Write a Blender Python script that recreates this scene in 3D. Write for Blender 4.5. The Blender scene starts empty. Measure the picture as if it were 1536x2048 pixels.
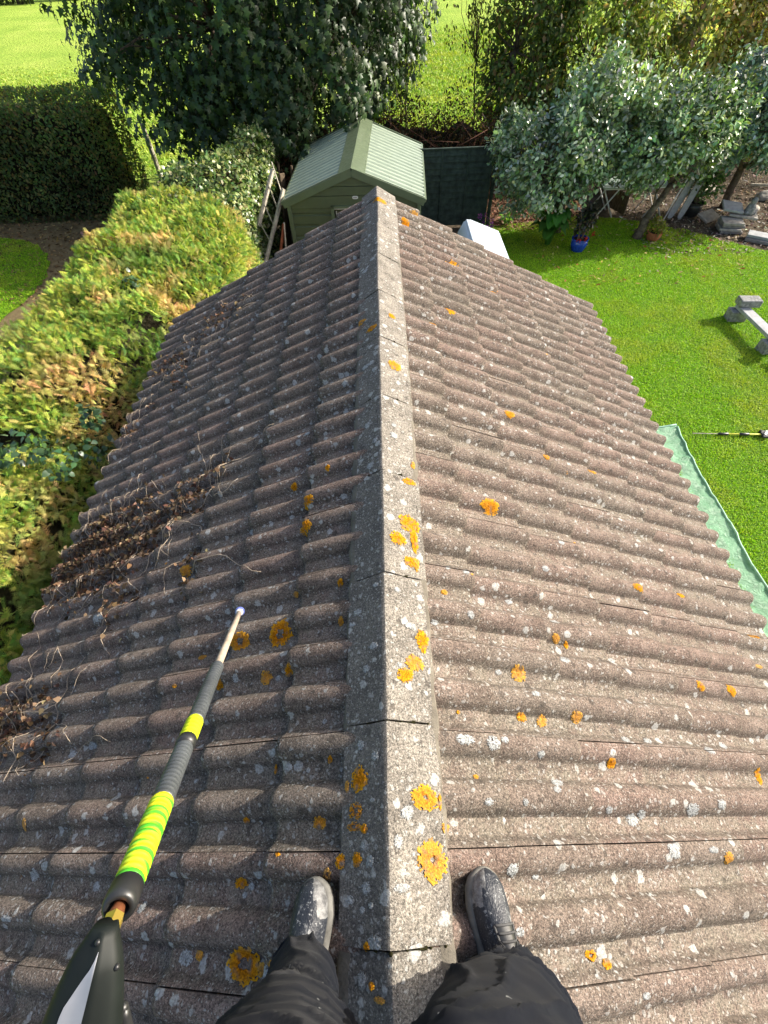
import bpy, bmesh, math, random
import numpy as np
from mathutils import Vector, Matrix, noise as mnoise

rng = np.random.default_rng(7)
random.seed(7)
scene = bpy.context.scene
COL = scene.collection
R = math.radians

# ------------------------------------------------------------------ camera
cd = bpy.data.cameras.new('camera')
cam = bpy.data.objects.new('camera', cd)
COL.objects.link(cam)
_r = Vector((0.9995, -0.0164, -0.0286)); _u = Vector((0.0301, 0.8082, 0.5882)); _b = Vector((0.0135, -0.5887, 0.8082))
mw = Matrix((_r, _u, _b)).transposed().to_4x4()
mw.translation = (0.0279, 0.0, 5.0)
cam.matrix_world = mw
cd.sensor_fit = 'VERTICAL'; cd.sensor_height = 36.0; cd.lens = 891.05 / 2048 * 36.0
cd.clip_start = 0.02; cd.clip_end = 2000
scene.camera = cam

# ------------------------------------------------------------------ light
SUN_EL = R(29.5)
SUN_AZ = R(74.0)            # clockwise from +Y
S = Vector((math.sin(SUN_AZ) * math.cos(SUN_EL), math.cos(SUN_AZ) * math.cos(SUN_EL), math.sin(SUN_EL)))
w = bpy.data.worlds.new('World'); scene.world = w; w.use_nodes = True
nt = w.node_tree; nt.nodes.clear()
sky = nt.nodes.new('ShaderNodeTexSky'); sky.sky_type = 'NISHITA'; sky.sun_disc = False
sky.sun_elevation = SUN_EL; sky.sun_rotation = SUN_AZ; sky.air_density = 0.8; sky.dust_density = 4.0; sky.ozone_density = 0.6
bg = nt.nodes.new('ShaderNodeBackground'); bg.inputs[1].default_value = 0.15
wo = nt.nodes.new('ShaderNodeOutputWorld')
nt.links.new(sky.outputs[0], bg.inputs[0]); nt.links.new(bg.outputs[0], wo.inputs[0])
sl = bpy.data.lights.new('sun', 'SUN'); sl.energy = 4.8; sl.angle = R(0.5); sl.color = (1.0, 0.93, 0.82)
so = bpy.data.objects.new('sun', sl); COL.objects.link(so)
so.rotation_euler = S.to_track_quat('Z', 'Y').to_euler(); so.location = (20, 5, 20)
vs = scene.view_settings
vs.view_transform = 'Standard'; vs.look = 'None'; vs.exposure = 0.90; vs.gamma = 1.0; vs.use_curve_mapping = False
scene.cycles.max_bounces = 6; scene.cycles.transparent_max_bounces = 8
scene.cycles.use_denoising = True

# ------------------------------------------------------------------ helpers
def link(o, parent=None):
    COL.objects.link(o)
    if parent is not None:
        o.parent = parent
    return o

def tag(o, label=None, cat=None, group=None, kind=None):
    if label: o['label'] = label
    if cat: o['category'] = cat
    if group: o['group'] = group
    if kind: o['kind'] = kind
    return o

def empty(name, loc=(0, 0, 0), label=None, cat=None, group=None, rz=0.0):
    o = bpy.data.objects.new(name, None); o.empty_display_size = 0.1
    COL.objects.link(o); o.location = loc; o.rotation_euler = (0, 0, rz)
    return tag(o, label, cat, group)

def mk(name, V, F, mat, parent=None, col=None, smooth=False, mats=None, fm=None):
    """one mesh object; F is a list of faces or an (n,k) array; col = per-vertex rgb(a)"""
    me = bpy.data.meshes.new(name)
    V = np.asarray(V, dtype=np.float32)
    if isinstance(F, np.ndarray):
        n, k = F.shape
        me.vertices.add(len(V)); me.vertices.foreach_set('co', V.ravel())
        me.loops.add(n * k); me.loops.foreach_set('vertex_index', F.astype(np.int32).ravel())
        me.polygons.add(n)
        me.polygons.foreach_set('loop_start', np.arange(0, n * k, k, dtype=np.int32))
        me.polygons.foreach_set('loop_total', np.full(n, k, dtype=np.int32))
    else:
        me.from_pydata([tuple(map(float, v)) for v in V], [], [tuple(int(i) for i in f) for f in F])
    if col is not None:
        c = np.asarray(col, dtype=np.float32)
        if c.shape[1] == 3: c = np.concatenate([c, np.ones((len(c), 1), np.float32)], 1)
        a = me.color_attributes.new('col', 'FLOAT_COLOR', 'POINT')
        a.data.foreach_set('color', c.ravel())
    if mats:
        for m in mats: me.materials.append(m)
        if fm is not None: me.polygons.foreach_set('material_index', np.asarray(fm, dtype=np.int32))
    elif mat: me.materials.append(mat)
    if smooth: me.polygons.foreach_set('use_smooth', np.ones(len(me.polygons), dtype=bool))
    me.update(calc_edges=True); me.validate()
    o = bpy.data.objects.new(name, me)
    return link(o, parent)

class MB:
    """collects shapes into one mesh"""
    def __init__(s): s.V = []; s.F = []; s.C = []; s.c = None
    def add(s, V, F):
        b = len(s.V); s.V += [tuple(map(float, v)) for v in V]; s.F += [tuple(int(i) + b for i in f) for f in F]
        if s.c is not None: s.C += [s.c] * len(V)
    def box(s, c, size, rot=None, bev=0.0):
        sx, sy, sz = [q / 2 for q in size]
        m = rot if rot is not None else Matrix.Identity(3)
        b = min(bev, sx * .9, sy * .9, sz * .9)
        if b <= 0:
            P = [(x, y, z) for x in (-sx, sx) for y in (-sy, sy) for z in (-sz, sz)]
            F = [(0, 1, 3, 2), (4, 6, 7, 5), (0, 4, 5, 1), (2, 3, 7, 6), (0, 2, 6, 4), (1, 5, 7, 3)]
        else:
            bm = bmesh.new(); bmesh.ops.create_cube(bm, size=1.0)
            for v in bm.verts: v.co = Vector((v.co.x * size[0], v.co.y * size[1], v.co.z * size[2]))
            bmesh.ops.bevel(bm, geom=bm.edges[:], offset=b, segments=1, affect='EDGES')
            bm.verts.index_update(); P = [tuple(v.co) for v in bm.verts]; F = [tuple(v.index for v in f.verts) for f in bm.faces]; bm.free()
        c = Vector(c)
        s.add([m @ Vector(p) + c for p in P], F)
    def tube(s, pts, rad, seg=8, cap=True, flat=1.0):
        pts = [Vector(p) for p in pts]
        if not hasattr(rad, '__len__'): rad = [rad] * len(pts)
        V = []; F = []; prev = None
        for i, p in enumerate(pts):
            d = (pts[min(i + 1, len(pts) - 1)] - pts[max(i - 1, 0)])
            d = d.normalized() if d.length > 1e-9 else Vector((0, 0, 1))
            if prev is None:
                a = d.orthogonal().normalized()
            else:
                a = prev - d * prev.dot(d)
                a = a.normalized() if a.length > 1e-6 else d.orthogonal().normalized()
            prev = a; b = d.cross(a)
            for k in range(seg):
                t = 2 * math.pi * k / seg
                V.append(p + (a * math.cos(t) + b * math.sin(t) * flat) * rad[i])
        for i in range(len(pts) - 1):
            for k in range(seg):
                k2 = (k + 1) % seg
                F.append((i * seg + k, i * seg + k2, (i + 1) * seg + k2, (i + 1) * seg + k))
        if cap:
            F.append(tuple(range(seg))[::-1]); F.append(tuple((len(pts) - 1) * seg + k for k in range(seg)))
        s.add(V, F)
    def lathe(s, prof, seg=20, c=(0, 0, 0)):
        V = []; F = []
        for (r, z) in prof:
            for k in range(seg):
                t = 2 * math.pi * k / seg; V.append((c[0] + r * math.cos(t), c[1] + r * math.sin(t), c[2] + z))
        for i in range(len(prof) - 1):
            for k in range(seg):
                k2 = (k + 1) % seg; F.append((i * seg + k, i * seg + k2, (i + 1) * seg + k2, (i + 1) * seg + k))
        s.add(V, F)
    def build(s, name, mat, parent=None, smooth=False):
        return mk(name, s.V, s.F, mat, parent, smooth=smooth, col=(s.C if s.C and len(s.C) == len(s.V) else None))

def smooth_by_angle(o, deg=40):
    me = o.data
    me.polygons.foreach_set('use_smooth', np.ones(len(me.polygons), dtype=bool))
    bm = bmesh.new(); bm.from_mesh(me)
    for e in bm.edges:
        if len(e.link_faces) == 2 and e.calc_face_angle(0) > R(deg): e.smooth = False
    bm.to_mesh(me); bm.free()
    return o

def fnoise(P, scale=1.0, off=0.0):
    """value noise through mathutils for an (n,3) array"""
    return np.array([mnoise.noise(Vector((float(a) * scale + off, float(b) * scale + off * .7, float(c) * scale))) for a, b, c in P])

def unit(a): return a / np.maximum(np.linalg.norm(a, axis=-1, keepdims=True), 1e-9)

def scatter(name, tv, tf, pos, xdir, nrm, size, col, mat, parent=None, colv=None):
    """many copies of one small leaf shape in one mesh"""
    tv = np.asarray(tv, float); tf = np.asarray(tf, int)
    N, k = len(pos), len(tv)
    x = unit(xdir); z = unit(nrm - x * np.sum(x * nrm, 1, keepdims=True)); y = np.cross(z, x)
    size = np.asarray(size).reshape(-1, 1, 1) if np.ndim(size) == 1 else size
    V = pos[:, None] + size * (tv[None, :, 0:1] * x[:, None] + tv[None, :, 1:2] * y[:, None] + tv[None, :, 2:3] * z[:, None])
    F = tf[None] + (np.arange(N) * k)[:, None, None]
    C = np.repeat(col[:, None, :], k, 1)
    if colv is not None: C = C * colv[None, :, None]
    return mk(name, V.reshape(-1, 3), F.reshape(-1, tf.shape[1]), mat, parent, col=C.reshape(-1, 3))

def pick(pal, n, jit=0.15):
    c = np.array([p[:3] for p in pal]); wgt = np.array([p[3] for p in pal], float); wgt /= wgt.sum()
    i = rng.choice(len(pal), n, p=wgt)
    return np.clip(c[i] * (1 + rng.normal(0, jit, (n, 1))) * (1 + rng.normal(0, jit * .4, (n, 3))), 0.002, 0.9)

def rdir(n): return unit(rng.normal(size=(n, 3)))

# leaf shapes: x along the leaf, y across, z up; triangles
LEAF_OVAL = ([(0, 0, 0), (.3, .24, .05), (.3, -.24, .05), (.68, .22, .04), (.68, -.22, .04), (1, 0, -.10), (.5, 0, -.02)],
             [(0, 6, 1), (0, 2, 6), (1, 6, 3), (2, 4, 6), (3, 6, 5), (6, 4, 5)])
LEAF_MAPLE = ([(0, 0, 0), (.28, .0, .02), (.06, .42, -.08), (.3, .22, .03), (.55, .56, -.12), (.58, .2, .03), (1.0, 0, -.16),
               (.58, -.2, .03), (.55, -.56, -.12), (.3, -.22, .03), (.06, -.42, -.08)],
              [(0, 3, 2), (0, 1, 3), (1, 5, 3), (3, 5, 4), (1, 7, 5), (5, 7, 6), (1, 9, 7), (7, 9, 8), (0, 9, 1), (0, 10, 9)])
LEAF_IVY = ([(0, 0, 0), (.1, .34, -.04), (.45, .36, .02), (1, 0, -.06), (.45, -.36, .02), (.1, -.34, -.04), (.35, 0, .03)],
            [(0, 6, 1), (1, 6, 2), (2, 6, 3), (3, 6, 4), (4, 6, 5), (5, 6, 0)])
LEAF_SMALL = ([(0, 0, 0), (.45, .26, .05), (1, 0, -.05), (.45, -.26, .05)], [(0, 2, 1), (0, 3, 2)])
def frond_shape():
    V = []; F = []
    def tri(a, b, wd, za, zb):
        a = Vector((a[0], a[1])); b = Vector((b[0], b[1])); d = (b - a).normalized(); n = Vector((-d.y, d.x)) * wd
        i = len(V); V.extend([(a.x + n.x, a.y + n.y, za), (a.x - n.x, a.y - n.y, za), (b.x, b.y, zb)]); F.append((i, i + 1, i + 2))
    tri((0, 0), (1, 0), .035, 0, -.16)
    for t, l in ((.15, .42), (.32, .46), (.5, .4), (.68, .28)):
        for sg in (1, -1):
            tri((t, 0), (t + l * .72, sg * l * .62), .036, -.02, -.06 - .1 * t)
            tri((t + l * .3, sg * l * .26), (t + l * .62, sg * l * .14), .026, -.03, -.05)
    return V, F
FROND = frond_shape()

# ------------------------------------------------------------------ materials
def newmat(name):
    m = bpy.data.materials.new(name); m.use_nodes = True
    t = m.node_tree; t.nodes.clear()
    o = t.nodes.new('ShaderNodeOutputMaterial'); p = t.nodes.new('ShaderNodeBsdfPrincipled')
    t.links.new(p.outputs[0], o.inputs[0])
    return m, t, p, o

class NB:
    def __init__(s, t): s.t = t
    def n(s, ty, **kw):
        x = s.t.nodes.new(ty)
        for k, v in kw.items():
            if k.startswith('i_'):
                x.inputs[int(k[2:]) if k[2:].isdigit() else k[2:]].default_value = v
            else: setattr(x, k, v)
        return x
    def l(s, a, b): s.t.links.new(a, b)
    def noise(s, vec, scale, detail=4, rough=.55, dist=0):
        x = s.n('ShaderNodeTexNoise'); x.inputs['Scale'].default_value = scale; x.inputs['Detail'].default_value = detail
        x.inputs['Roughness'].default_value = rough; x.inputs['Distortion'].default_value = dist
        if vec is not None: s.l(vec, x.inputs['Vector'])
        return x
    def ramp(s, fac, stops):
        x = s.n('ShaderNodeValToRGB'); e = x.color_ramp.elements
        while len(e) < len(stops): e.new(.5)
        for i, (p, c) in enumerate(stops):
            e[i].position = p; e[i].color = (*c, 1) if hasattr(c, '__len__') else (c, c, c, 1)
        s.l(fac, x.inputs[0]); return x
    def math(s, op, a, b=None, c=None, clamp=False):
        x = s.n('ShaderNodeMath', operation=op, use_clamp=clamp)
        for i, q in enumerate((a, b, c)):
            if q is None: continue
            if hasattr(q, 'links') or hasattr(q, 'is_output'): s.l(q, x.inputs[i])
            else: x.inputs[i].default_value = q
        return x.outputs[0]
    def mix(s, fac, a, b, blend='MIX'):
        x = s.n('ShaderNodeMix', data_type='RGBA', blend_type=blend)
        for q, i in ((fac, 0), (a, 6), (b, 7)):
            if hasattr(q, 'is_output'): s.l(q, x.inputs[i])
            else: x.inputs[i].default_value = q if i == 0 else (*q, 1)
        return x.outputs[2]
    def bump(s, h, strength, dist, p):
        x = s.n('ShaderNodeBump'); x.inputs['Strength'].default_value = strength; x.inputs['Distance'].default_value = dist
        s.l(h, x.inputs['Height']); s.l(x.outputs[0], p.inputs['Normal'])
    def pos(s): return s.n('ShaderNodeNewGeometry').outputs['Position']
    def obj(s): return s.n('ShaderNodeTexCoord').outputs['Object']

def simple(name, colr, rough=.6, spec=.4, metal=0.0, var=.18, scale=18, bump=.15, bscale=60, bdist=.003):
    m, t, p, o = newmat(name); b = NB(t)
    n1 = b.noise(b.obj(), scale, 5); n2 = b.noise(b.obj(), bscale, 3)
    lo = tuple(c * (1 - var * 1.6) for c in colr); hi = tuple(min(.95, c * (1 + var * 1.4)) for c in colr)
    rp = b.ramp(n1.outputs[0], [(.3, lo), (.7, hi)])
    b.l(rp.outputs[0], p.inputs['Base Color'])
    p.inputs['Roughness'].default_value = rough; p.inputs['Specular IOR Level'].default_value = spec; p.inputs['Metallic'].default_value = metal
    if bump: b.bump(n2.outputs[0], bump, bdist, p)
    return m

def leafmat(name, rough=.5, spec=.4, trans=.35, tint=(1.1, 1.25, .5)):
    m, t, p, o = newmat(name); b = NB(t)
    a = b.n('ShaderNodeAttribute', attribute_name='col')
    b.l(a.outputs[0], p.inputs['Base Color'])
    p.inputs['Roughness'].default_value = rough; p.inputs['Specular IOR Level'].default_value = spec
    tr = b.n('ShaderNodeBsdfTranslucent'); b.l(b.mix(1.0, a.outputs[0], tint, 'MULTIPLY'), tr.inputs[0])
    ms = b.n('ShaderNodeMixShader'); ms.inputs[0].default_value = trans
    b.l(p.outputs[0], ms.inputs[1]); b.l(tr.outputs[0], ms.inputs[2]); b.l(ms.outputs[0], o.inputs[0])
    return m

def voro_spots(b, vec, scale, rmin, rmax, keep, dens=None, soft=.25, rand=1.0):
    """soft-edged round spots: mask 0..1; keep = share of cells that carry one"""
    v = b.n('ShaderNodeTexVoronoi'); v.inputs['Scale'].default_value = scale; v.inputs['Randomness'].default_value = rand
    b.l(vec, v.inputs['Vector'])
    sep = b.n('ShaderNodeSeparateColor'); b.l(v.outputs['Color'], sep.inputs[0])
    on = b.math('GREATER_THAN', sep.outputs[0], 1 - keep) if dens is None else b.math('GREATER_THAN', sep.outputs[0], dens)
    rr = b.math('MULTIPLY_ADD', sep.outputs[1], rmax - rmin, rmin)
    d = b.math('SUBTRACT', rr, v.outputs['Distance'])
    m = b.math('DIVIDE', d, soft * rmin, clamp=True)
    return b.math('MULTIPLY', m, on), v, sep

def tile_material(name, ridge=False):
    m, t, p, o = newmat(name); b = NB(t); P = b.pos()
    a = b.n('ShaderNodeAttribute', attribute_name='col'); sp = b.n('ShaderNodeSeparateColor'); b.l(a.outputs[0], sp.inputs[0])
    tint, pan, tail = sp.outputs[0], sp.outputs[1], sp.outputs[2]
    # distorted coordinates, so that spots are ragged
    nz = b.noise(P, 55, 3, .6)
    off = b.n('ShaderNodeVectorMath', operation='MULTIPLY_ADD'); b.l(nz.outputs['Color'], off.inputs[0])
    off.inputs[1].default_value = (.026, .026, .026); b.l(P, off.inputs[2]); D = off.outputs[0]
    big = b.noise(P, 1.3, 4, .6); mid = b.noise(P, 9, 6, .7); fine = b.noise(P, 160, 3, .7); grit = b.noise(P, 420, 2, .6)
    if ridge:
        base = b.ramp(mid.outputs[0], [(.3, (.115, .105, .092)), (.5, (.18, .166, .145)), (.72, (.25, .232, .20))]).outputs[0]
    else:
        warm = b.ramp(mid.outputs[0], [(.28, (.092, .067, .056)), (.5, (.158, .116, .097)), (.75, (.235, .175, .150))]).outputs[0]
        grey = b.ramp(mid.outputs[0], [(.28, (.092, .074, .061)), (.5, (.148, .122, .101)), (.75, (.205, .175, .147))]).outputs[0]
        sel = b.math('ADD', tint, b.math('MULTIPLY_ADD', big.outputs[0], 1.6, -.8), clamp=True)
        base = b.mix(sel, grey, warm)
        # growth held in the pans
        pg = b.math('MULTIPLY', pan, b.ramp(b.noise(P, 22, 5, .7).outputs[0], [(.38, 0.0), (.62, 1.0)]).outputs[0])
        base = b.mix(b.math('MULTIPLY', pg, .55), base, (.205, .195, .155))
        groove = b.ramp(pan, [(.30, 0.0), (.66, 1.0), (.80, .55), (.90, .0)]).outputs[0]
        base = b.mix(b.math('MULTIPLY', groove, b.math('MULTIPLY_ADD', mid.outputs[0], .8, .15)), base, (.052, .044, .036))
        # tails of the tiles are darker, heads slightly
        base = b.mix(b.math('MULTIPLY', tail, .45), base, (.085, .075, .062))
    base = b.mix(.75, base, b.ramp(fine.outputs[0], [(.36, (.14, .14, .14)), (.64, (.90, .88, .86))]).outputs[0], 'OVERLAY')
    base = b.mix(.5, base, b.ramp(grit.outputs[0], [(.32, .1), (.7, .95)]).outputs[0], 'OVERLAY')
    # dark crusts
    dk, _, _ = voro_spots(b, D, 26, .16, .42, .34, soft=.5)
    base = b.mix(b.math('MULTIPLY', dk, .62), base, (.050, .043, .038))
    # brownish ring crusts
    v = b.n('ShaderNodeTexVoronoi'); v.inputs['Scale'].default_value = 15; b.l(D, v.inputs['Vector'])
    ring = b.ramp(v.outputs['Distance'], [(.24, 0.0), (.30, 1.0), (.36, 0.0)]).outputs[0]
    base = b.mix(b.math('MULTIPLY', ring, .22), base, (.30, .26, .21))
    # pale crusts in three sizes, denser in patches
    dn = b.noise(P, 1.7, 3, .6).outputs[0]
    dens1 = b.math('MULTIPLY_ADD', dn, -1.1, 1.30 if not ridge else 1.03)
    if ridge: dens1 = b.math('MULTIPLY_ADD', tint, -.16, dens1); base = b.mix(b.math('MULTIPLY', tint, .45), base, (.085, .082, .078))  # left face: shade painted into the base colour, crusts denser
    if not ridge: dens1 = b.math('MULTIPLY_ADD', pan, -.13, dens1)
    w1, _, s1 = voro_spots(b, D, 19, .12, .38, 0, dens1, .5)
    dens2 = b.math('MULTIPLY_ADD', dn, -1.2, 1.20 if not ridge else .84)
    if ridge: dens2 = b.math('MULTIPLY_ADD', tint, -.14, dens2)
    if not ridge: dens2 = b.math('MULTIPLY_ADD', pan, -.22, dens2)
    w2, _, s2 = voro_spots(b, D, 48, .14, .40, 0, dens2, .6)
    dens3 = b.math('SUBTRACT', dens2, .12 if ridge else .06)
    w3, _, s3 = voro_spots(b, D, 115, .15, .42, 0, dens3, .7)
    pale = b.ramp(b.noise(P, 130, 3).outputs[0], [(.3, (.26, .26, .24)), (.7, (.60, .60, .57))]).outputs[0]
    base = b.mix(b.math('MULTIPLY', w3, .55), base, (.47, .45, .40))
    base = b.mix(b.math('MULTIPLY', w2, .55), base, pale)
    base = b.mix(b.math('MULTIPLY', w1, .75), base, pale)
    pit, _, _ = voro_spots(b, P, 150, .12, .30, .22, soft=.6)
    base = b.mix(b.math('MULTIPLY', pit, .7), base, (.035, .03, .026))
    # a few small yellow and orange flecks
    y1, _, _ = voro_spots(b, D, 11, .07, .12, .035, soft=.5)
    base = b.mix(b.math('MULTIPLY', y1, .9), base, (.62, .27, .02))
    b.l(base, p.inputs['Base Color'])
    p.inputs['Roughness'].default_value = .93; p.inputs['Specular IOR Level'].default_value = .18
    h = b.math('ADD', b.math('MULTIPLY', fine.outputs[0], .6), b.math('ADD', b.math('MULTIPLY', mid.outputs[0], .8), b.math('MULTIPLY', grit.outputs[0], .5)))
    h = b.math('ADD', h, b.math('MULTIPLY', b.math('ADD', w1, w2), .25))
    b.bump(h, .8, .007, p)
    return m

def lichen_material(name, lo, hi, rim=None):
    m, t, p, o = newmat(name); b = NB(t); P = b.pos()
    n = b.noise(P, 190, 3, .6); n2 = b.noise(P, 60, 3, .6)
    c = b.ramp(n.outputs[0], [(.33, lo), (.66, hi)]).outputs[0]
    if rim is not None:
        a = b.n('ShaderNodeAttribute', attribute_name='col'); sp = b.n('ShaderNodeSeparateColor'); b.l(a.outputs[0], sp.inputs[0])
        c = b.mix(sp.outputs[0], c, rim); c = b.mix(b.math('MULTIPLY', sp.outputs[1], .55), c, (.40, .29, .12)); c = b.mix(b.math('MULTIPLY', sp.outputs[2], .7), c, (.17, .14, .11))
    c = b.mix(.35, c, b.ramp(n2.outputs[0], [(.3, .2), (.7, .85)]).outputs[0], 'OVERLAY')
    b.l(c, p.inputs['Base Color']); p.inputs['Roughness'].default_value = .95; p.inputs['Specular IOR Level'].default_value = .1
    b.bump(n.outputs[0], .9, .006, p)
    return m

M = {}
M['tile'] = tile_material('concrete_tile')
M['ridge'] = tile_material('ridge_concrete', True)
M['orange'] = lichen_material('orange_lichen', (.20, .065, .004), (.66, .24, .006), (.62, .31, .015))
M['white'] = lichen_material('pale_lichen', (.20, .20, .19), (.44, .455, .45))
M['mortar'] = simple('mortar', (.15, .135, .11), .95, .1, bump=.8, bscale=120, bdist=.006)
M['moss'] = simple('moss', (.032, .030, .012), .95, .1, var=.4, scale=60, bump=1, bscale=200, bdist=.006)
M['render'] = simple('painted_render', (.42, .38, .31), .9, .2, bump=.3)
M['brick'] = simple('brown_brick', (.22, .12, .08), .9, .2)
M['fascia'] = simple('white_fascia', (.62, .62, .6), .4, .4, var=.05, bump=.05)
M['under'] = simple('roofing_felt', (.03, .028, .026), .95, .1)
def ground_mat(name, stops, s1, s2, rough=.95, bs=40, bd=.03, patch=None):
    m, t, p, o = newmat(name); b = NB(t); P = b.pos()
    a = b.noise(P, s1, 6, .65); c = b.noise(P, s2, 4, .6)
    f = b.math('ADD', b.math('MULTIPLY', a.outputs[0], .6), b.math('MULTIPLY', c.outputs[0], .4))
    col = b.ramp(f, stops).outputs[0]
    if patch:
        pc, ps, lo, hi = patch
        col = b.mix(b.ramp(b.noise(P, ps, 4, .6).outputs[0], [(lo, 0.0), (hi, 1.0)]).outputs[0], col, pc)
    b.l(col, p.inputs['Base Color']); p.inputs['Roughness'].default_value = rough; p.inputs['Specular IOR Level'].default_value = .15
    b.bump(b.noise(P, bs, 5, .7).outputs[0], .8, bd, p)
    return m
M['field'] = ground_mat('pasture', [(.35, (.20, .33, .04)), (.5, (.30, .43, .06)), (.66, (.42, .50, .10))], .35, 9, bs=6, bd=.25)
M['lawn'] = ground_mat('lawn_soil', [(.35, (.05, .12, .008)), (.6, (.10, .21, .012))], 3, 60)
M['soil'] = ground_mat('garden_soil', [(.35, (.045, .034, .022)), (.5, (.095, .074, .050)), (.68, (.20, .165, .12))], 5, 55, bs=28, bd=.06)
M['bark'] = ground_mat('bark_mulch', [(.35, (.06, .03, .018)), (.55, (.13, .07, .04)), (.7, (.2, .12, .075))], 9, 70, bs=45, bd=.05)
M['drysoil'] = ground_mat('dry_soil', [(.35, (.10, .072, .036)), (.5, (.18, .135, .066)), (.68, (.29, .23, .11))], 3, 40, bs=30, bd=.05)
M['grass'] = leafmat('grass_blade', .55, .25, .35, (1.1, 1.2, .4))
M['leaf'] = leafmat('leaf', .5, .35, .58)
M['glossy_leaf'] = leafmat('glossy_leaf', .32, .55, .22)
M['maple_leaf'] = leafmat('maple_leaf', .45, .45, .28)
M['silver_leaf'] = leafmat('silver_leaf', .30, .75, .2)
M['conifer'] = leafmat('conifer_spray', .65, .25, .3)
M['dead'] = leafmat('dead_leaf', .8, .15, .25, (1.2, 1.0, .7))
M['bark_wood'] = simple('tree_bark', (.12, .095, .07), .9, .15, var=.35, scale=14, bump=.9, bscale=45, bdist=.02)
M['twig'] = simple('twig', (.16, .11, .075), .9, .15, var=.3, scale=10, bump=.3)
M['stem'] = simple('dry_stem', (.42, .34, .25), .85, .2, var=.2, scale=12, bump=.2)
M['core'] = simple('dark_twig_core', (.022, .02, .012), .95, .05, var=.4, scale=9, bump=1, bscale=20, bdist=.05)  # near-black solid for the twig mass, deep shade put into its colour

# ------------------------------------------------------------------ ground and beds
def sheet(name, poly, z, mat, sub=1):
    V = [(x, y, z) for x, y in poly]
    return tag(mk(name, V, [tuple(range(len(V)))], mat), kind='structure')
def ring_poly(pts, n=8, amp=.06, seed=0):
    """rounds and roughens a closed outline"""
    out = []; L_ = len(pts); rr = np.random.default_rng(seed)
    P = [Vector((x, y, 0)) for x, y in pts]
    for i in range(L_):
        p0, p1, p2, p3 = P[i - 1], P[i], P[(i + 1) % L_], P[(i + 2) % L_]
        for k in range(n):
            t = k / n
            q = .5 * ((2 * p1) + (p2 - p0) * t + (2 * p0 - 5 * p1 + 4 * p2 - p3) * t * t + (3 * p1 - p0 - 3 * p2 + p3) * t ** 3)
            out.append((q.x + rr.normal(0, amp), q.y + rr.normal(0, amp)))
    return out
def inside(poly, X, Y_):
    poly = np.asarray(poly); n = len(poly); r = np.zeros(len(X), bool); j = n - 1
    for i in range(n):
        xi, yi = poly[i]; xj, yj = poly[j]
        c = ((yi > Y_) != (yj > Y_)) & (X < (xj - xi) * (Y_ - yi) / (yj - yi + 1e-12) + xi)
        r ^= c; j = i
    return r

# the field: one sheet out to the horizon, rolling a little far off
gx = np.concatenate([[-900, -500, -250, -130], np.arange(-80, 81, 8), [130, 250, 500, 900]]).astype(float)
gy = np.concatenate([[-400, -150, -60, -20], np.arange(-4, 120, 6), [160, 250, 450, 900, 1500]]).astype(float)
GV = []; 
for y in gy:
    for x in gx:
        d = max(0, math.hypot(x, y) - 26)
        GV.append((x, y, -.004 + mnoise.noise(Vector((x * .03, y * .03, 2))) * min(1.2, d * .02)))
GF = [(j * len(gx) + i, j * len(gx) + i + 1, (j + 1) * len(gx) + i + 1, (j + 1) * len(gx) + i) for j in range(len(gy) - 1) for i in range(len(gx) - 1)]
tag(mk('ground', GV, GF, M['field'], smooth=True), kind='structure')

LAWN = ring_poly([(2.3, -3), (2.3, 12.0), (3.0, 12.55), (4.2, 12.75), (5.2, 12.95), (6.1, 12.75), (6.9, 12.25), (7.6, 11.85), (8.2, 11.25), (8.9, 10.6), (9.8, 9.6), (14, 8), (14, -3)], 6, .03, 3)
BED = [(-4.2, 4), (-4.2, 16.8), (14.5, 16.8), (14.5, 4)]
sheet('soil_bed', [(2.0, 11), (2.0, 16.4), (15, 16.4), (15, 6), (9, 6)], .000, M['soil'])
sheet('bark_bed', ring_poly([(2.5, 11.6), (2.5, 14.6), (4.2, 15.0), (5.4, 14.6), (5.3, 12.4), (4, 12.2)], 5, .04, 5), .004, M['bark'])
sheet('yard', [(-4.2, -6), (-4.2, 16), (2.6, 16), (2.6, -6)], .002, M['soil'])
sheet('lawn', LAWN, .010, M['lawn'])
LEFT_SOIL = ring_poly([(-14, -2), (-14, 15.0), (-7.2, 15.2), (-4.0, 13.2), (-4.0, -2)], 6, .05, 8)
sheet('dry_bed', LEFT_SOIL, .003, M['drysoil'])
LEFT_LAWN = ring_poly([(-14, -1), (-14, 13.2), (-10.5, 13.1), (-9.2, 12.7), (-8.2, 11.7), (-7.85, 10.4), (-7.95, 9.2), (-8.3, 7.0), (-8.4, -1)], 6, .05, 9)
sheet('left_lawn', LEFT_LAWN, .010, M['lawn'])

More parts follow.
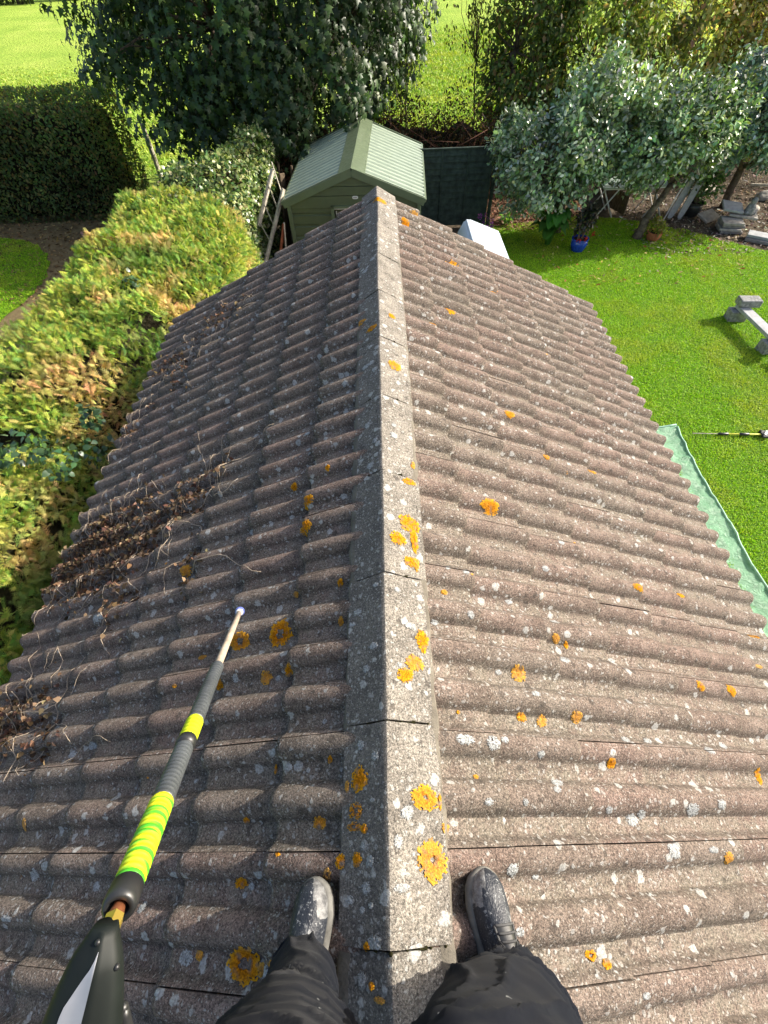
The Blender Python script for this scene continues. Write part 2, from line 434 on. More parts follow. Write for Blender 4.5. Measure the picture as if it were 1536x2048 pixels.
BLADE = ([(-.1, 0, 0), (.1, 0, 0), (-.085, .22, .5), (.085, .22, .5), (0, .8, .72)], [(0, 1, 3), (0, 3, 2), (2, 3, 4)])
def grass(name, poly, box, n, hmin, hmax, pal, kindlabel, wid=1.0, dens=None):
    x = rng.uniform(box[0], box[1], n); y = rng.uniform(box[2], box[3], n)
    k = inside(poly, x, y) if poly is not None else np.ones(n, bool)
    if dens is not None: k &= rng.uniform(size=n) < dens(x, y)
    x, y = x[k], y[k]; n = len(x)
    pos = np.stack([x, y, np.full(n, .008)], 1)
    xd = np.stack([rng.normal(size=n), rng.normal(size=n), np.zeros(n)], 1)
    up = np.stack([rng.normal(0, .38, n), rng.normal(0, .38, n), np.ones(n)], 1)
    P3 = np.stack([x, y, x * 0], 1)
    pt = fnoise(P3, .9, 3) ; pt2 = fnoise(P3, 3.1, 9)
    h = rng.uniform(hmin, hmax, n) * (1 + .25 * pt2)
    col = pick(pal, n, .13)
    dry = np.clip(pt * 1.7 + .12 + pt2 * .8, 0, 1)[:, None]
    col = col * (1 - .55 * dry) + .55 * dry * np.array([.44, .46, .055])
    tv = np.array(BLADE[0]); tv[:, 0] *= wid
    return tag(scatter(name, tv, BLADE[1], pos, xd, up, h, col, M['grass']), kindlabel, 'grass', kind='stuff')
GP = [(.25, .47, .012, 5), (.33, .54, .016, 4), (.18, .39, .010, 3), (.44, .55, .06, 1)]
grass('lawn_grass', LAWN, (2.2, 11.5, 1.0, 13.1), 560000, .018, .036, GP, 'short bright green mown grass of the garden lawn', 1.7)
grass('left_lawn_grass', LEFT_LAWN, (-12, -7.6, 6, 13.3), 110000, .02, .04, GP, 'short green grass of the lawn beyond the hedge', 1.7)
FP = [(.26, .40, .05, 4), (.34, .46, .08, 3), (.42, .46, .12, 2), (.18, .32, .04, 2)]
grass('pasture_grass', None, (-26, -4, 17.2, 48), 90000, .06, .13, FP, 'rough pale green pasture grass behind the trees', 2.6, lambda x, y: np.clip(1.3 - y / 50, .25, 1))
grass('pasture_grass', None, (-1, 7, 18.6, 46), 60000, .06, .12, FP, 'rough pale green pasture grass in the gap above the shed', 2.6)

# bark chips, crumbs of soil and fallen leaves
CHIP = ([(0, -.2, 0), (1, -.14, .08), (.9, .18, .1), (.05, .2, .02)], [(0, 1, 2), (0, 2, 3)])
def litter(name, label, cat, n, box, poly, size, pal, mat, z=.02, tilt=.5):
    x = rng.uniform(box[0], box[1], n); y = rng.uniform(box[2], box[3], n)
    if poly is not None:
        k = inside(poly, x, y); x, y = x[k], y[k]
    n = len(x); pos = np.stack([x, y, rng.uniform(.004, z, n)], 1)
    xd = np.stack([rng.normal(size=n), rng.normal(size=n), rng.normal(0, .2, n)], 1)
    up = np.stack([rng.normal(0, tilt, n), rng.normal(0, tilt, n), np.ones(n)], 1)
    return tag(scatter(name, *CHIP, pos, xd, up, rng.uniform(size[0], size[1], n), pick(pal, n, .25), mat), label, cat, kind='stuff')
litter('bark_chips', 'brown bark chips mulching the bed by the green fence', 'mulch', 5200, (2.5, 5.4, 12.3, 15), None, (.04, .10), [(.26, .15, .09, 3), (.36, .24, .16, 2), (.12, .06, .035, 3)], M['dead'])
litter('soil_litter', 'pale stones and dry litter on the bare soil bed', 'litter', 6500, (6.2, 12.5, 10.6, 15.5), None, (.03, .09), [(.30, .25, .19, 3), (.45, .41, .35, 1.4), (.12, .085, .06, 3)], M['dead'], .03)
litter('fallen_leaves', 'yellow and brown fallen leaves scattered on the lawn under the apple trees', 'leaves', 330, (3.5, 8.2, 9.4, 12.6), LAWN, (.05, .09), [(.42, .30, .12, 2), (.5, .42, .22, 2), (.3, .12, .04, 1)], M['dead'], .06)
litter('ground_litter', 'dry brown litter on the bare earth left of the hedge', 'litter', 5200, (-12, -7.0, 9.5, 15), LEFT_SOIL, (.03, .09), [(.2, .14, .06, 3), (.33, .25, .11, 2), (.1, .065, .03, 3)], M['dead'])

# ------------------------------------------------------------------ the house
TH = 0.463; CT, ST = math.cos(TH), math.sin(TH)
Z0 = 3.486; GAUGE = .343; S0 = .035; YEND = 4.469; NT = 25
ROLL_H = .041
def prof(v):
    v = np.mod(v + .022, .15)
    r = np.clip(v / .094, 0, 1)
    return ROLL_H * np.sin(math.pi * r) ** .62
def surf(sg, y, s, n):
    return np.stack([sg * (s * CT + n * ST), y, Z0 - s * ST + n * CT], -1)
def tile_n(y, s):
    """height of the tile surface over the slope"""
    u = np.mod(YEND - y, .3); lap = np.mod(s - S0, GAUGE) / GAUGE * .027 + .003
    return lap + prof(u)
house = empty('house', (0, 0, 0), 'low house with a mossy brown concrete tiled ridge roof in the foreground', 'house')
NU, NS = 25, 9
def roof_mesh():
    VV = []; FF = []; CC = []; base = 0
    us = np.concatenate([[.0015], np.linspace(.006, .294, NU - 2), [.2985]])
    sl_ = np.array([-.07, .0, .06, .14, .22, .29, .325, .339, .343])
    dn = np.array([0, 0, 0, 0, 0, 0, 0, -.0025, -.008])
    for sg in (1, -1):
        for k in range(7):
            for j in range(NT):
                if k == 0: ss = np.linspace(0.02 - S0, GAUGE, NS); ss[-3:] = sl_[-3:]
                else: ss = sl_
                jit = rng.normal(0, 1, 5)
                U, SS = np.meshgrid(us, ss)
                n = prof(U) + (SS / GAUGE) * .027 + .003 + dn[:, None]
                n = n + jit[0] * .0016 + jit[1] * .0025 * (U - .15) + jit[4] * .004 * (SS - .15)
                yy = YEND - .3 * j - U + jit[2] * .0007; s_ = S0 + k * GAUGE + SS + jit[3] * .003 + (U - .15) * jit[2] * .006
                # rounded tail to each roll
                rf = prof(U) / ROLL_H
                s_ = s_ + np.where(SS > .33, (rf - .6) * .008, 0)
                top = surf(sg, yy, s_, n).reshape(-1, 3)
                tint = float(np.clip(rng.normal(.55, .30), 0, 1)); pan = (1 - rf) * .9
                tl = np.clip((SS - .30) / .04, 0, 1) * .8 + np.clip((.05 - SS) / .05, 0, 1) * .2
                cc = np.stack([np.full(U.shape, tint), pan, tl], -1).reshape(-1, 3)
                low = surf(sg, yy[-1], s_[-1] - .004, n[-1] - .029).reshape(-1, 3)
                sd0 = surf(sg, yy[:, 0], s_[:, 0], n[:, 0] - .016).reshape(-1, 3); sd1 = surf(sg, yy[:, -1], s_[:, -1], n[:, -1] - .016).reshape(-1, 3)
                V = np.concatenate([top, low, sd0, sd1]); Cc = np.concatenate([cc, cc[-NU:] * [1, 1, 1], cc[::NU], cc[NU - 1::NU]])
                idx = np.arange(NS * NU).reshape(NS, NU)
                q = np.stack([idx[:-1, :-1], idx[:-1, 1:], idx[1:, 1:], idx[1:, :-1]], -1).reshape(-1, 4)
                lo = NS * NU + np.arange(NU)
                q2 = np.stack([idx[-1, :-1], idx[-1, 1:], lo[1:], lo[:-1]], -1)
                a0 = NS * NU + NU + np.arange(NS); a1 = a0 + NS
                q3 = np.stack([idx[:-1, 0], idx[1:, 0], a0[1:], a0[:-1]], -1); q4 = np.stack([idx[:-1, -1], a1[:-1], a1[1:], idx[1:, -1]], -1)
                Fq = np.concatenate([q, q2, q3, q4])
                if sg > 0: Fq = Fq[:, ::-1]
                VV.append(V); FF.append(Fq + base); CC.append(Cc); base += len(V)
    return np.concatenate(VV), np.concatenate(FF), np.concatenate(CC)
rv, rf_, rc = roof_mesh()
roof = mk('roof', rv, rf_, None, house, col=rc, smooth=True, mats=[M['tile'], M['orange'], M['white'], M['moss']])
# ridge tiles
RP = .502
def ridge_mesh(length, rough):
    hw = ((-.132, -.085), (.156, -.085))
    top = [(-.132, -.085), (-.10, -.0645), (-.06, -.038), (-.022, -.0125), (-.007, -.0025), (0, 0), (.008, -.002), (.026, -.0125), (.07, -.037), (.115, -.0625), (.156, -.085)]
    K = len(top); NY = 14; V = []; F = []
    for i in range(NY):
        y = -length * i / (NY - 1)
        e = .0025 if i in (0, NY - 1) else 0
        for (x, z) in top:
            q = mnoise.noise(Vector((x * 18 + rough, y * 9, rough))) * .0022
            V.append((x + q, y + mnoise.noise(Vector((x * 25, rough, 3))) * .003 * (i in (0, NY - 1)), z + q - e))
    for i in range(NY):
        y = -length * i / (NY - 1)
        for (x, z) in top: V.append((x * .97, y, z - .019))
    o = NY * K
    for i in range(NY - 1):
        for k in range(K - 1):
            F.append((i * K + k, (i + 1) * K + k, (i + 1) * K + k + 1, i * K + k + 1))
            F.append((o + i * K + k, o + i * K + k + 1, o + (i + 1) * K + k + 1, o + (i + 1) * K + k))
        F.append((i * K, o + i * K, o + (i + 1) * K, (i + 1) * K)); F.append((i * K + K - 1, (i + 1) * K + K - 1, o + (i + 1) * K + K - 1, o + i * K + K - 1))
    for k in range(K - 1):
        F.append((k, k + 1, o + k + 1, o + k)); b = (NY - 1) * K
        F.append((b + k, o + b + k, o + b + k + 1, b + k + 1))
    return V, F
ys = [4.53] + [4.299 - RP * i for i in range(15)]
for i in range(len(ys) - 1):
    Ln = ys[i] - ys[i + 1] - .005
    V, F = ridge_mesh(Ln, i * 3.7)
    o = mk('ridge_tile', V, F, M['ridge'], roof, col=[(1.0 if v[0] < -.001 else 0.0, 0, 0) for v in V]); smooth_by_angle(o, 24)  # red masks the left face for painted shade and denser crusts
    o.location = (rng.normal(0, .0015), ys[i] - .0035, 3.555 + rng.normal(0, .002) - (.010 if ys[i] < -.1 else 0)); o.rotation_euler = (rng.normal(0, .003), rng.normal(0, .006), rng.normal(0, .003))
# mortar bedding under the ridge, moss in the open joints
mb = MB()
for sg, x0 in ((-1, -.128), (1, .150)):
    n = 260; V = []; F = []
    for i in range(n):
        y = 4.45 - i * .03
        jn = mnoise.noise(Vector((y * 9, sg, 0))) * .008
        V += [(x0 - sg * .03, y, 3.480), (x0 + sg * (.004 + jn), y, 3.470), (x0 + sg * (.012 + jn), y, 3.440), (x0 + sg * .012, y, 3.405)]
    for i in range(n - 1):
        for k in range(3):
            f = (i * 4 + k, i * 4 + k + 1, (i + 1) * 4 + k + 1, (i + 1) * 4 + k); F.append(f if sg < 0 else f[::-1])
    mb.add(V, F)
mb.build('mortar', M['mortar'], roof, True)
mb = MB()
for i, y in enumerate(ys[1:]):
    mb.box((.012, y, 3.496), (.15, .008, .03)); 
    for q in range(46):
        x = rng.uniform(-.128, .15); wgt = .5 if (i in (4, 5, 7, 8)) else .12
        if rng.uniform() > wgt: continue
        z = 3.549 - abs(x) * (.085 / (.132 if x < 0 else .156))
        r = rng.uniform(.002, .006)
        mb.lathe([(0.0001, r * .9), (r * .7, r * .6), (r, 0), (r * .8, -r * .6)], 6, (x, y + rng.normal(0, .004), z - .003))
moss = mb
# deck under the tiles, gable wall, side walls, barge boards
WR = 2.436
mb = MB()
for sg in (-1, 1):
    P = [surf(sg, np.array(y), np.array(s), np.array(-.045)) for y, s in ((4.44, 0.0), (4.44, 2.40), (-3.0, 2.40), (-3.0, 0.0))]
    mb.add(P, [(0, 1, 2, 3) if sg < 0 else (3, 2, 1, 0)])
mb.build('felt', M['under'], house)
mb = MB(); ex = 1.92
mb.add([(-ex, 4.36, 0), (ex, 4.36, 0), (ex, 4.36, 2.5), (0, 4.36, 3.42), (-ex, 4.36, 2.5), (-ex, -3, 0), (ex, -3, 0), (ex, -3, 2.5), (0, -3, 3.42), (-ex, -3, 2.5)],
       [(0, 4, 3, 2, 1), (5, 6, 7, 8, 9), (0, 5, 9, 4), (1, 2, 7, 6)])
mb.build('wall', M['render'], house)
for sg in (-1, 1):
    mb = MB(); m = Matrix.Rotation(sg * TH, 3, 'Y')
    c = surf(sg, np.array(4.42), np.array(1.22), np.array(-.075)); mb.box(c, (2.36, .022, .13), m, .003)
    mb.build('barge_board', M['fascia'], house)
    mb = MB(); mb.box((sg * 2.075, .7, 2.38), (.02, 7.4, .14), None, .003); mb.build('fascia', M['fascia'], house)
# mortar verge along the far gable
for sg in (-1, 1):
    mb = MB()
    for k in range(60):
        s = .1 + k * .0388; n = float(tile_n(np.array(YEND - .002), np.array(s)))
        mb.box(surf(sg, np.array(4.474 + rng.normal(0, .003)), np.array(s), np.array(n * .5 - .022)), (.045, .022, .05), Matrix.Rotation(sg * TH + rng.normal(0, .08), 3, 'Y'), .006)
    mb.build('verge_mortar', M['mortar'], roof, True)

from mathutils.bvhtree import BVHTree
_bv = []; _bp = []
bpy.context.view_layer.update()
for o in [roof] + [q for q in roof.children if q.name.startswith('ridge_tile')]:
    k0 = len(_bv); _bv += [o.matrix_world @ v.co for v in o.data.vertices]; _bp += [[i + k0 for i in f.vertices] for f in o.data.polygons]
BVH = BVHTree.FromPolygons(_bv, _bp)
def top(x, y):
    h = BVH.ray_cast(Vector((x, y, 5)), Vector((0, 0, -1)))
    return (h[0].z, h[1]) if h[0] is not None else (Z0 - abs(x) * ST / CT, Vector((0, 0, 1)))
# lichens: thin crusts grown on the tiles  (face, x, y, half width, half length, form)
LICHEN = [('r', 0.106, 1.03, 0.0425, 0.0455, 'o'),('r', 0.058, 0.943, 0.0328, 0.0306, 'o'),('r', 0.122, 0.953, 0.0171, 0.0579, 'o'),('r', 0.107, 0.851, 0.0302, 0.0246, 'o'),('r', 0.124, 0.844, 0.0117, 0.0313, 'o'),('r', 0.127, 0.544, 0.0248, 0.0395, 'o'),('r', 0.096, 0.467, 0.0314, 0.0284, 'o'),('r', 0.064, 0.419, 0.0263, 0.0239, 'o'),('r', 0.103, 0.088, 0.0399, 0.0325, 'ring'),('r', 0.114, -0.053, 0.0423, 0.0463, 'ring'),('r', 0.079, 2.06, 0.037, 0.0406, 'o'),('r', 0.115, 1.26, 0.0331, 0.0205, 'o'),('r', 0.139, 1.369, 0.0116, 0.022, 'o'),('r', 0.076, 2.546, 0.0221, 0.0226, 'o'),('r', 0.146, 0.076, 0.0051, 0.0218, 'o'),('r', 0.045, 0.451, 0.0113, 0.0114, 'w'),('r', 0.051, 0.052, 0.0205, 0.0228, 'w'),('r', 0.024, -0.01, 0.0135, 0.0201, 'w'),('r', 0.031, -0.105, 0.0287, 0.0115, 'w'),('r', 0.086, 0.592, 0.0247, 0.0166, 'w'),('r', 0.085, 2.259, 0.028, 0.0199, 'w'),('r', 0.059, 1.589, 0.0183, 0.0175, 'w'),('r', 0.057, 1.52, 0.0237, 0.027, 'w'),('r', 0.047, 0.72, 0.0148, 0.014, 'w'),('r', 0.023, 4.249, 0.0543, 0.053, 'o'),('l', -0.085, 0.134, 0.0256, 0.0338, 'o'),('l', -0.093, 0.059, 0.0231, 0.0211, 'patch'),('l', -0.098, 0.022, 0.0228, 0.0113, 'patch'),('l', -0.122, 0.121, 0.0075, 0.0176, 'o'),('l', -0.088, -0.047, 0.0134, 0.0158, 'o'),('l', -0.069, 0.018, 0.0102, 0.0111, 'o'),('l', -0.115, 2.549, 0.0327, 0.028, 'o'),('l', -0.048, 2.409, 0.0299, 0.0259, 'o'),('l', -0.06, -0.214, 0.009, 0.0096, 'o'),('l', -0.039, -0.207, 0.0237, 0.0261, 'w'),('l', -0.073, -0.274, 0.0133, 0.0214, 'w'),('l', -0.052, -0.051, 0.0146, 0.0165, 'w'),('l', -0.062, -0.106, 0.0143, 0.0167, 'w'),('l', -0.069, -0.02, 0.0117, 0.0129, 'w'),('l', -0.041, 0.517, 0.019, 0.0153, 'w'),('l', -0.065, 0.447, 0.0146, 0.0146, 'w'),('l', -0.031, 0.74, 0.014, 0.012, 'w'),('l', -0.037, 0.19, 0.0144, 0.0155, 'w'),('l', -0.081, 0.224, 0.0152, 0.019, 'w'),('l', -0.045, 0.083, 0.0103, 0.007, 'w'),('l', -0.105, -0.131, 0.0131, 0.0117, 'w'),('l', -0.071, -0.148, 0.0094, 0.0094, 'w'),('l', -0.049, -0.138, 0.0093, 0.0085, 'w'),('l', -0.053, 1.339, 0.0219, 0.0239, 'w'),('l', -0.068, 1.607, 0.0178, 0.0245, 'w'),('l', -0.031, 1.48, 0.0164, 0.0194, 'w'),('l', -0.079, 2.077, 0.0308, 0.0223, 'w'),('l', -0.029, 2.007, 0.0208, 0.0213, 'w'),('l', -0.031, -0.301, 0.014, 0.0062, 'o'),('l', -0.049, -0.281, 0.0072, 0.0072, 'o'),('l', -0.1, 0.655, 0.0213, 0.0154, 'w'),('l', -0.118, 0.613, 0.0165, 0.0132, 'w'),('l', -0.095, 3.143, 0.0272, 0.0284, 'w'),('l', -0.041, 3.243, 0.0277, 0.0292, 'w'),('L', -0.349, 1.264, 0.0285, 0.0184, 'o'),('L', -0.351, 1.122, 0.03, 0.0225, 'o'),('L', -0.443, 1.409, 0.0174, 0.0136, 'o'),('L', -0.272, 3.444, 0.0396, 0.0404, 'o'),('L', -0.369, 3.134, 0.0246, 0.022, 'o'),('L', -0.603, 0.654, 0.0515, 0.0314, 'ring'),('L', -0.418, 0.654, 0.0493, 0.0466, 'ring'),('L', -0.457, 0.492, 0.0274, 0.0229, 'o'),('L', -0.367, 0.504, 0.0166, 0.0168, 'o'),('L', -0.677, 0.502, 0.0225, 0.0186, 'o'),('L', -1.021, 1.115, 0.0367, 0.0269, 'o'),('L', -0.208, 0.036, 0.0212, 0.018, 'o'),('L', -0.46, 0.048, 0.0104, 0.0094, 'o'),('L', -0.378, 0.186, 0.0063, 0.0161, 'o'),('L', -0.451, -0.106, 0.0232, 0.0139, 'o'),('L', -0.326, -0.036, 0.0092, 0.0071, 'o'),('L', -0.134, -0.052, 0.0145, 0.0172, 'o'),('L', -0.172, -0.08, 0.0147, 0.017, 'patch'),('L', -0.168, 0.648, 0.0113, 0.0137, 'o'),('L', -0.263, 1.422, 0.0129, 0.0131, 'o'),('L', -0.368, 0.808, 0.0107, 0.0093, 'o'),('L', -0.175, 0.807, 0.0121, 0.011, 'o'),('L', -0.409, -0.278, 0.0523, 0.0385, 'ring'),('L', -0.354, -0.283, 0.0167, 0.014, 'o'),('L', -0.557, -0.266, 0.0135, 0.0115, 'o'),('L', -0.183, 0.197, 0.0075, 0.011, 'o'),('L', -1.531, 0.064, 0.011, 0.0244, 'o'),('L', -0.797, 0.636, 0.0219, 0.0094, 'o'),('L', -0.888, 0.519, 0.0126, 0.0068, 'o'),('L', -0.315, -0.267, 0.0164, 0.0093, 'o'),('L', -0.6, -0.275, 0.0276, 0.0223, 'w'),('L', -0.342, -0.283, 0.0183, 0.0186, 'w'),('L', -0.323, 0.185, 0.0162, 0.0129, 'w'),('L', -0.288, 0.186, 0.0159, 0.0127, 'w'),('L', -0.254, 0.173, 0.0097, 0.0097, 'w'),('L', -0.591, 0.507, 0.0161, 0.0161, 'w'),('L', -0.41, 0.486, 0.0145, 0.015, 'w'),('L', -0.415, -0.113, 0.0132, 0.0114, 'w'),('L', -0.434, -0.133, 0.0114, 0.009, 'w'),('L', -0.801, -0.171, 0.0162, 0.0182, 'w'),('L', -1.383, -0.097, 0.0324, 0.0241, 'w'),('L', -1.048, -0.127, 0.0216, 0.0183, 'w'),('L', -1.417, 0.317, 0.0301, 0.0245, 'w'),('L', -1.306, 0.342, 0.0325, 0.019, 'w'),('L', -1.43, -0.221, 0.0381, 0.014, 'w'),('L', -0.894, -0.13, 0.0224, 0.0169, 'w'),('L', -0.66, -0.337, 0.0119, 0.0124, 'w'),('L', -1.265, -0.153, 0.018, 0.0134, 'w'),('L', -0.164, -0.103, 0.0096, 0.0062, 'w'),('L', -1.56, 0.973, 0.0535, 0.0295, 'w'),('L', -0.209, 0.312, 0.012, 0.0092, 'w'),('L', -0.356, -0.101, 0.0073, 0.0067, 'w'),('L', -0.401, 1.743, 0.0193, 0.0161, 'w'),('L', -0.451, 1.714, 0.0195, 0.016, 'w'),('L', -0.913, 2.569, 0.0368, 0.0193, 'w'),('L', -0.2, 2.022, 0.0197, 0.0177, 'w'),('L', -0.243, 1.836, 0.0187, 0.0122, 'w'),('R', 0.507, 1.265, 0.0482, 0.0354, 'o'),('R', 0.497, 0.487, 0.0339, 0.0291, 'o'),('R', 0.704, 0.657, 0.0199, 0.0187, 'o'),('R', 0.476, 0.336, 0.0203, 0.0155, 'o'),('R', 0.554, 0.327, 0.0211, 0.0193, 'o'),('R', 0.712, 0.355, 0.0231, 0.0191, 'o'),('R', 1.256, 1.769, 0.0351, 0.03, 'o'),('R', 0.934, 1.743, 0.0222, 0.0183, 'o'),('R', 0.766, 2.04, 0.032, 0.0304, 'o'),('R', 0.925, 3.595, 0.0524, 0.0475, 'o'),('R', 0.598, 3.756, 0.0936, 0.0575, 'o'),('R', 0.491, 2.966, 0.0443, 0.0427, 'o'),('R', 0.344, 2.68, 0.0338, 0.031, 'o'),('R', 1.265, 0.994, 0.0363, 0.0206, 'o'),('R', 1.56, 1.01, 0.0272, 0.0191, 'o'),('R', 1.64, 0.54, 0.0286, 0.0278, 'o'),('R', 1.434, 0.534, 0.0225, 0.0227, 'o'),('R', 1.207, -0.083, 0.0222, 0.0191, 'o'),('R', 0.81, 0.203, 0.0178, 0.016, 'o'),('R', 0.6, -0.3, 0.0148, 0.0115, 'o'),('R', 0.271, 0.146, 0.0093, 0.0068, 'o'),('R', 0.237, 0.333, 0.0059, 0.0063, 'o'),('R', 0.158, 0.018, 0.0148, 0.0116, 'o'),('R', 0.557, -0.28, 0.0182, 0.0115, 'ring'),('R', 0.231, 0.772, 0.0141, 0.011, 'o'),('R', 0.32, 4.387, 0.0401, 0.034, 'o'),('R', 0.232, 4.087, 0.0361, 0.0511, 'o'),('R', 0.216, 4.117, 0.0218, 0.0412, 'o'),('R', 1.589, 0.182, 0.0359, 0.0322, 'ring'),('R', 0.754, 0.639, 0.0116, 0.0141, 'o'),('R', 2.017, 0.869, 0.0257, 0.0125, 'o'),('R', 1.944, 0.69, 0.0286, 0.0112, 'o'),('R', 2.058, 0.87, 0.0208, 0.0127, 'o'),('R', 0.246, 0.244, 0.0384, 0.0206, 'w'),('R', 0.341, 0.237, 0.0283, 0.0272, 'w'),('R', 0.386, 0.254, 0.0188, 0.014, 'w'),('R', 0.343, -0.083, 0.0229, 0.0205, 'w'),('R', 0.424, -0.104, 0.0146, 0.0081, 'w'),('R', 0.297, 0.078, 0.0166, 0.0117, 'w'),('R', 0.425, 0.079, 0.0119, 0.0123, 'w'),('R', 0.56, 0.136, 0.0262, 0.0151, 'w'),('R', 0.955, -0.054, 0.0348, 0.0281, 'w'),('R', 1.124, 0.061, 0.0394, 0.0258, 'w'),('R', 0.545, 0.115, 0.0193, 0.0133, 'w'),('R', 0.543, 0.413, 0.0241, 0.0149, 'w'),('R', 0.975, 0.427, 0.0268, 0.0177, 'w'),('R', 0.981, 0.601, 0.0253, 0.0249, 'w'),('R', 0.392, -0.323, 0.0162, 0.0183, 'w'),('R', 0.7, -0.37, 0.0171, 0.0103, 'w'),('R', 0.841, 0.032, 0.0315, 0.0237, 'w'),('R', 0.88, 0.046, 0.0248, 0.0162, 'w'),('R', 0.323, 0.676, 0.0167, 0.0169, 'w'),('R', 0.734, 0.981, 0.0226, 0.0174, 'w'),('R', 1.343, 0.272, 0.03, 0.0211, 'w'),('R', 1.447, 0.296, 0.0246, 0.0199, 'w'),('R', 0.903, 0.284, 0.0247, 0.0156, 'w'),('R', 0.514, 0.216, 0.0176, 0.0127, 'w'),('R', 0.181, 0.64, 0.0174, 0.0118, 'w'),('R', 0.724, 0.737, 0.0266, 0.0149, 'w'),('R', 0.516, 0.788, 0.0218, 0.012, 'w'),('R', 0.718, 0.565, 0.0277, 0.0199, 'w'),('R', 0.746, 0.06, 0.0163, 0.0139, 'w'),('R', 1.264, 0.078, 0.0302, 0.02, 'w'),('R', 0.337, -0.209, 0.0165, 0.014, 'w'),('R', 0.587, 1.978, 0.021, 0.0237, 'w'),('R', 0.864, 1.152, 0.0216, 0.0199, 'w'),('R', 1.029, 0.292, 0.0262, 0.0166, 'w'),('R', 1.141, -0.058, 0.0271, 0.0137, 'w'),('R', 0.984, -0.04, 0.0203, 0.0192, 'w'),('R', 0.253, 0.865, 0.0148, 0.0141, 'w'),('R', 0.327, 0.86, 0.0179, 0.0168, 'w'),('R', 0.415, 0.488, 0.0163, 0.0114, 'w')]
def crusts(forms):
    V = []; F = []; C_ = []
    for q, (sd, x, y, rx, ry, kd) in enumerate(LICHEN):
        if (kd == 'w') != (forms == 'w'): continue
        seg, nr = 46, 8
        inner = (.30 if sd in 'LR' else .14) if kd == 'ring' else (.30 if kd == 'patch' else 0.0)
        base = len(V); ph = q * 7.31; kk = .8 if kd == 'w' else 1.0; rx *= kk; ry *= kk
        for i in range(nr):
            for k in range(seg):
                t = 2 * math.pi * k / seg
                c0, s0 = math.cos(t), math.sin(t)
                qx, qy = (x + rx * c0) * 1.0, (y + ry * s0) * 1.0
                ed = 1.0 + .18 * mnoise.noise(Vector((qx * 28 + ph, qy * 28, ph))) + .20 * mnoise.noise(Vector((qx * 75, qy * 75 + ph, ph))) + .14 * mnoise.noise(Vector((qx * 190, qy * 190, 1)))
                inn = inner * (1 + .8 * mnoise.noise(Vector((c0 * 1.3 + ph, s0 * 1.3, 9))) + .4 * mnoise.noise(Vector((c0 * 5 + ph, s0 * 5, 3))))
                f = (inn + (1 - inn) * i / (nr - 1)) * ed
                px, py = x + rx * f * math.cos(t), y + ry * f * math.sin(t)
                hgt = .0028 * (1 - (i / (nr - 1)) ** 4) * (1 if kd != 'ring' or i > 0 else .1) - .0004 + .0026 * mnoise.noise(Vector((px * 150, py * 150, 1)))
                if kd == 'w': hgt *= .5
                zt, nn = top(px, py)
                if abs(nn.z) < .4: zt = zt - .004
                P = np.array([px, py, zt + hgt + .0022])
                V.append(P); rim = (i / (nr - 1)) ** 3
                C_.append((rim if kd != 'w' else 0, max(0, mnoise.noise(Vector((ph, 1, 2))) * 1.6), max(0, mnoise.noise(Vector((px * 60, py * 60, 4))) * 2.2 - .35 + .5 * (1 - i / (nr - 1)) * (q % 3 == 0))))
        for i in range(nr - 1):
            for k in range(seg):
                k2 = (k + 1) % seg
                if i >= nr - 3 and mnoise.noise(Vector((k * .9 + ph, i * .9, ph * 2))) < (-.22 if i < nr - 2 else -.02): continue
                if kd in ('patch', 'w') and mnoise.noise(Vector((k * .35 + ph, i *   .4, ph))) < (-.12 if kd == 'patch' else -.45): continue
                F.append((base + i * seg + k, base + (i + 1) * seg + k, base + (i + 1) * seg + k2, base + i * seg + k2))
    return V, F, C_
lo_ = crusts('o'); lw_ = crusts('w')

def join_roof(V, F, Cc, mi):
    me = roof.data; bm = bmesh.new(); bm.from_mesh(me); lay = bm.verts.layers.float_color['col']
    vs_ = []
    for v, c_ in zip(V, Cc):
        q = bm.verts.new(v); q[lay] = (*c_, 1); vs_.append(q)
    for f in F:
        try: fc = bm.faces.new([vs_[i] for i in f]); fc.material_index = mi; fc.smooth = True
        except ValueError: pass
    bm.to_mesh(me); bm.free()
join_roof(*lo_, 1); join_roof(*lw_, 2); join_roof(moss.V, moss.F, [(0, 0, 0)] * len(moss.V), 3)
smooth_by_angle(roof, 50)

# ------------------------------------------------------------------ vegetation
def limbs(mb, p0, p1, r0, r1, bend=.15, seg=7, n=6):
    p0, p1 = Vector(p0), Vector(p1); L_ = (p1 - p0).length; q = random.uniform(0, 50); pts = []; rad = []
    for i in range(n + 1):
        t = i / n
        o = Vector((mnoise.noise(Vector((t * 2.3, q, 0))), mnoise.noise(Vector((t * 2.3, q, 5))), mnoise.noise(Vector((t * 2.3, q, 9))))) * bend * L_ * math.sin(t * math.pi * .5 + .01)
        pts.append(p0.lerp(p1, t) + o * (t > 0)); rad.append(r0 + (r1 - r0) * t)
    mb.tube(pts, rad, seg); return pts

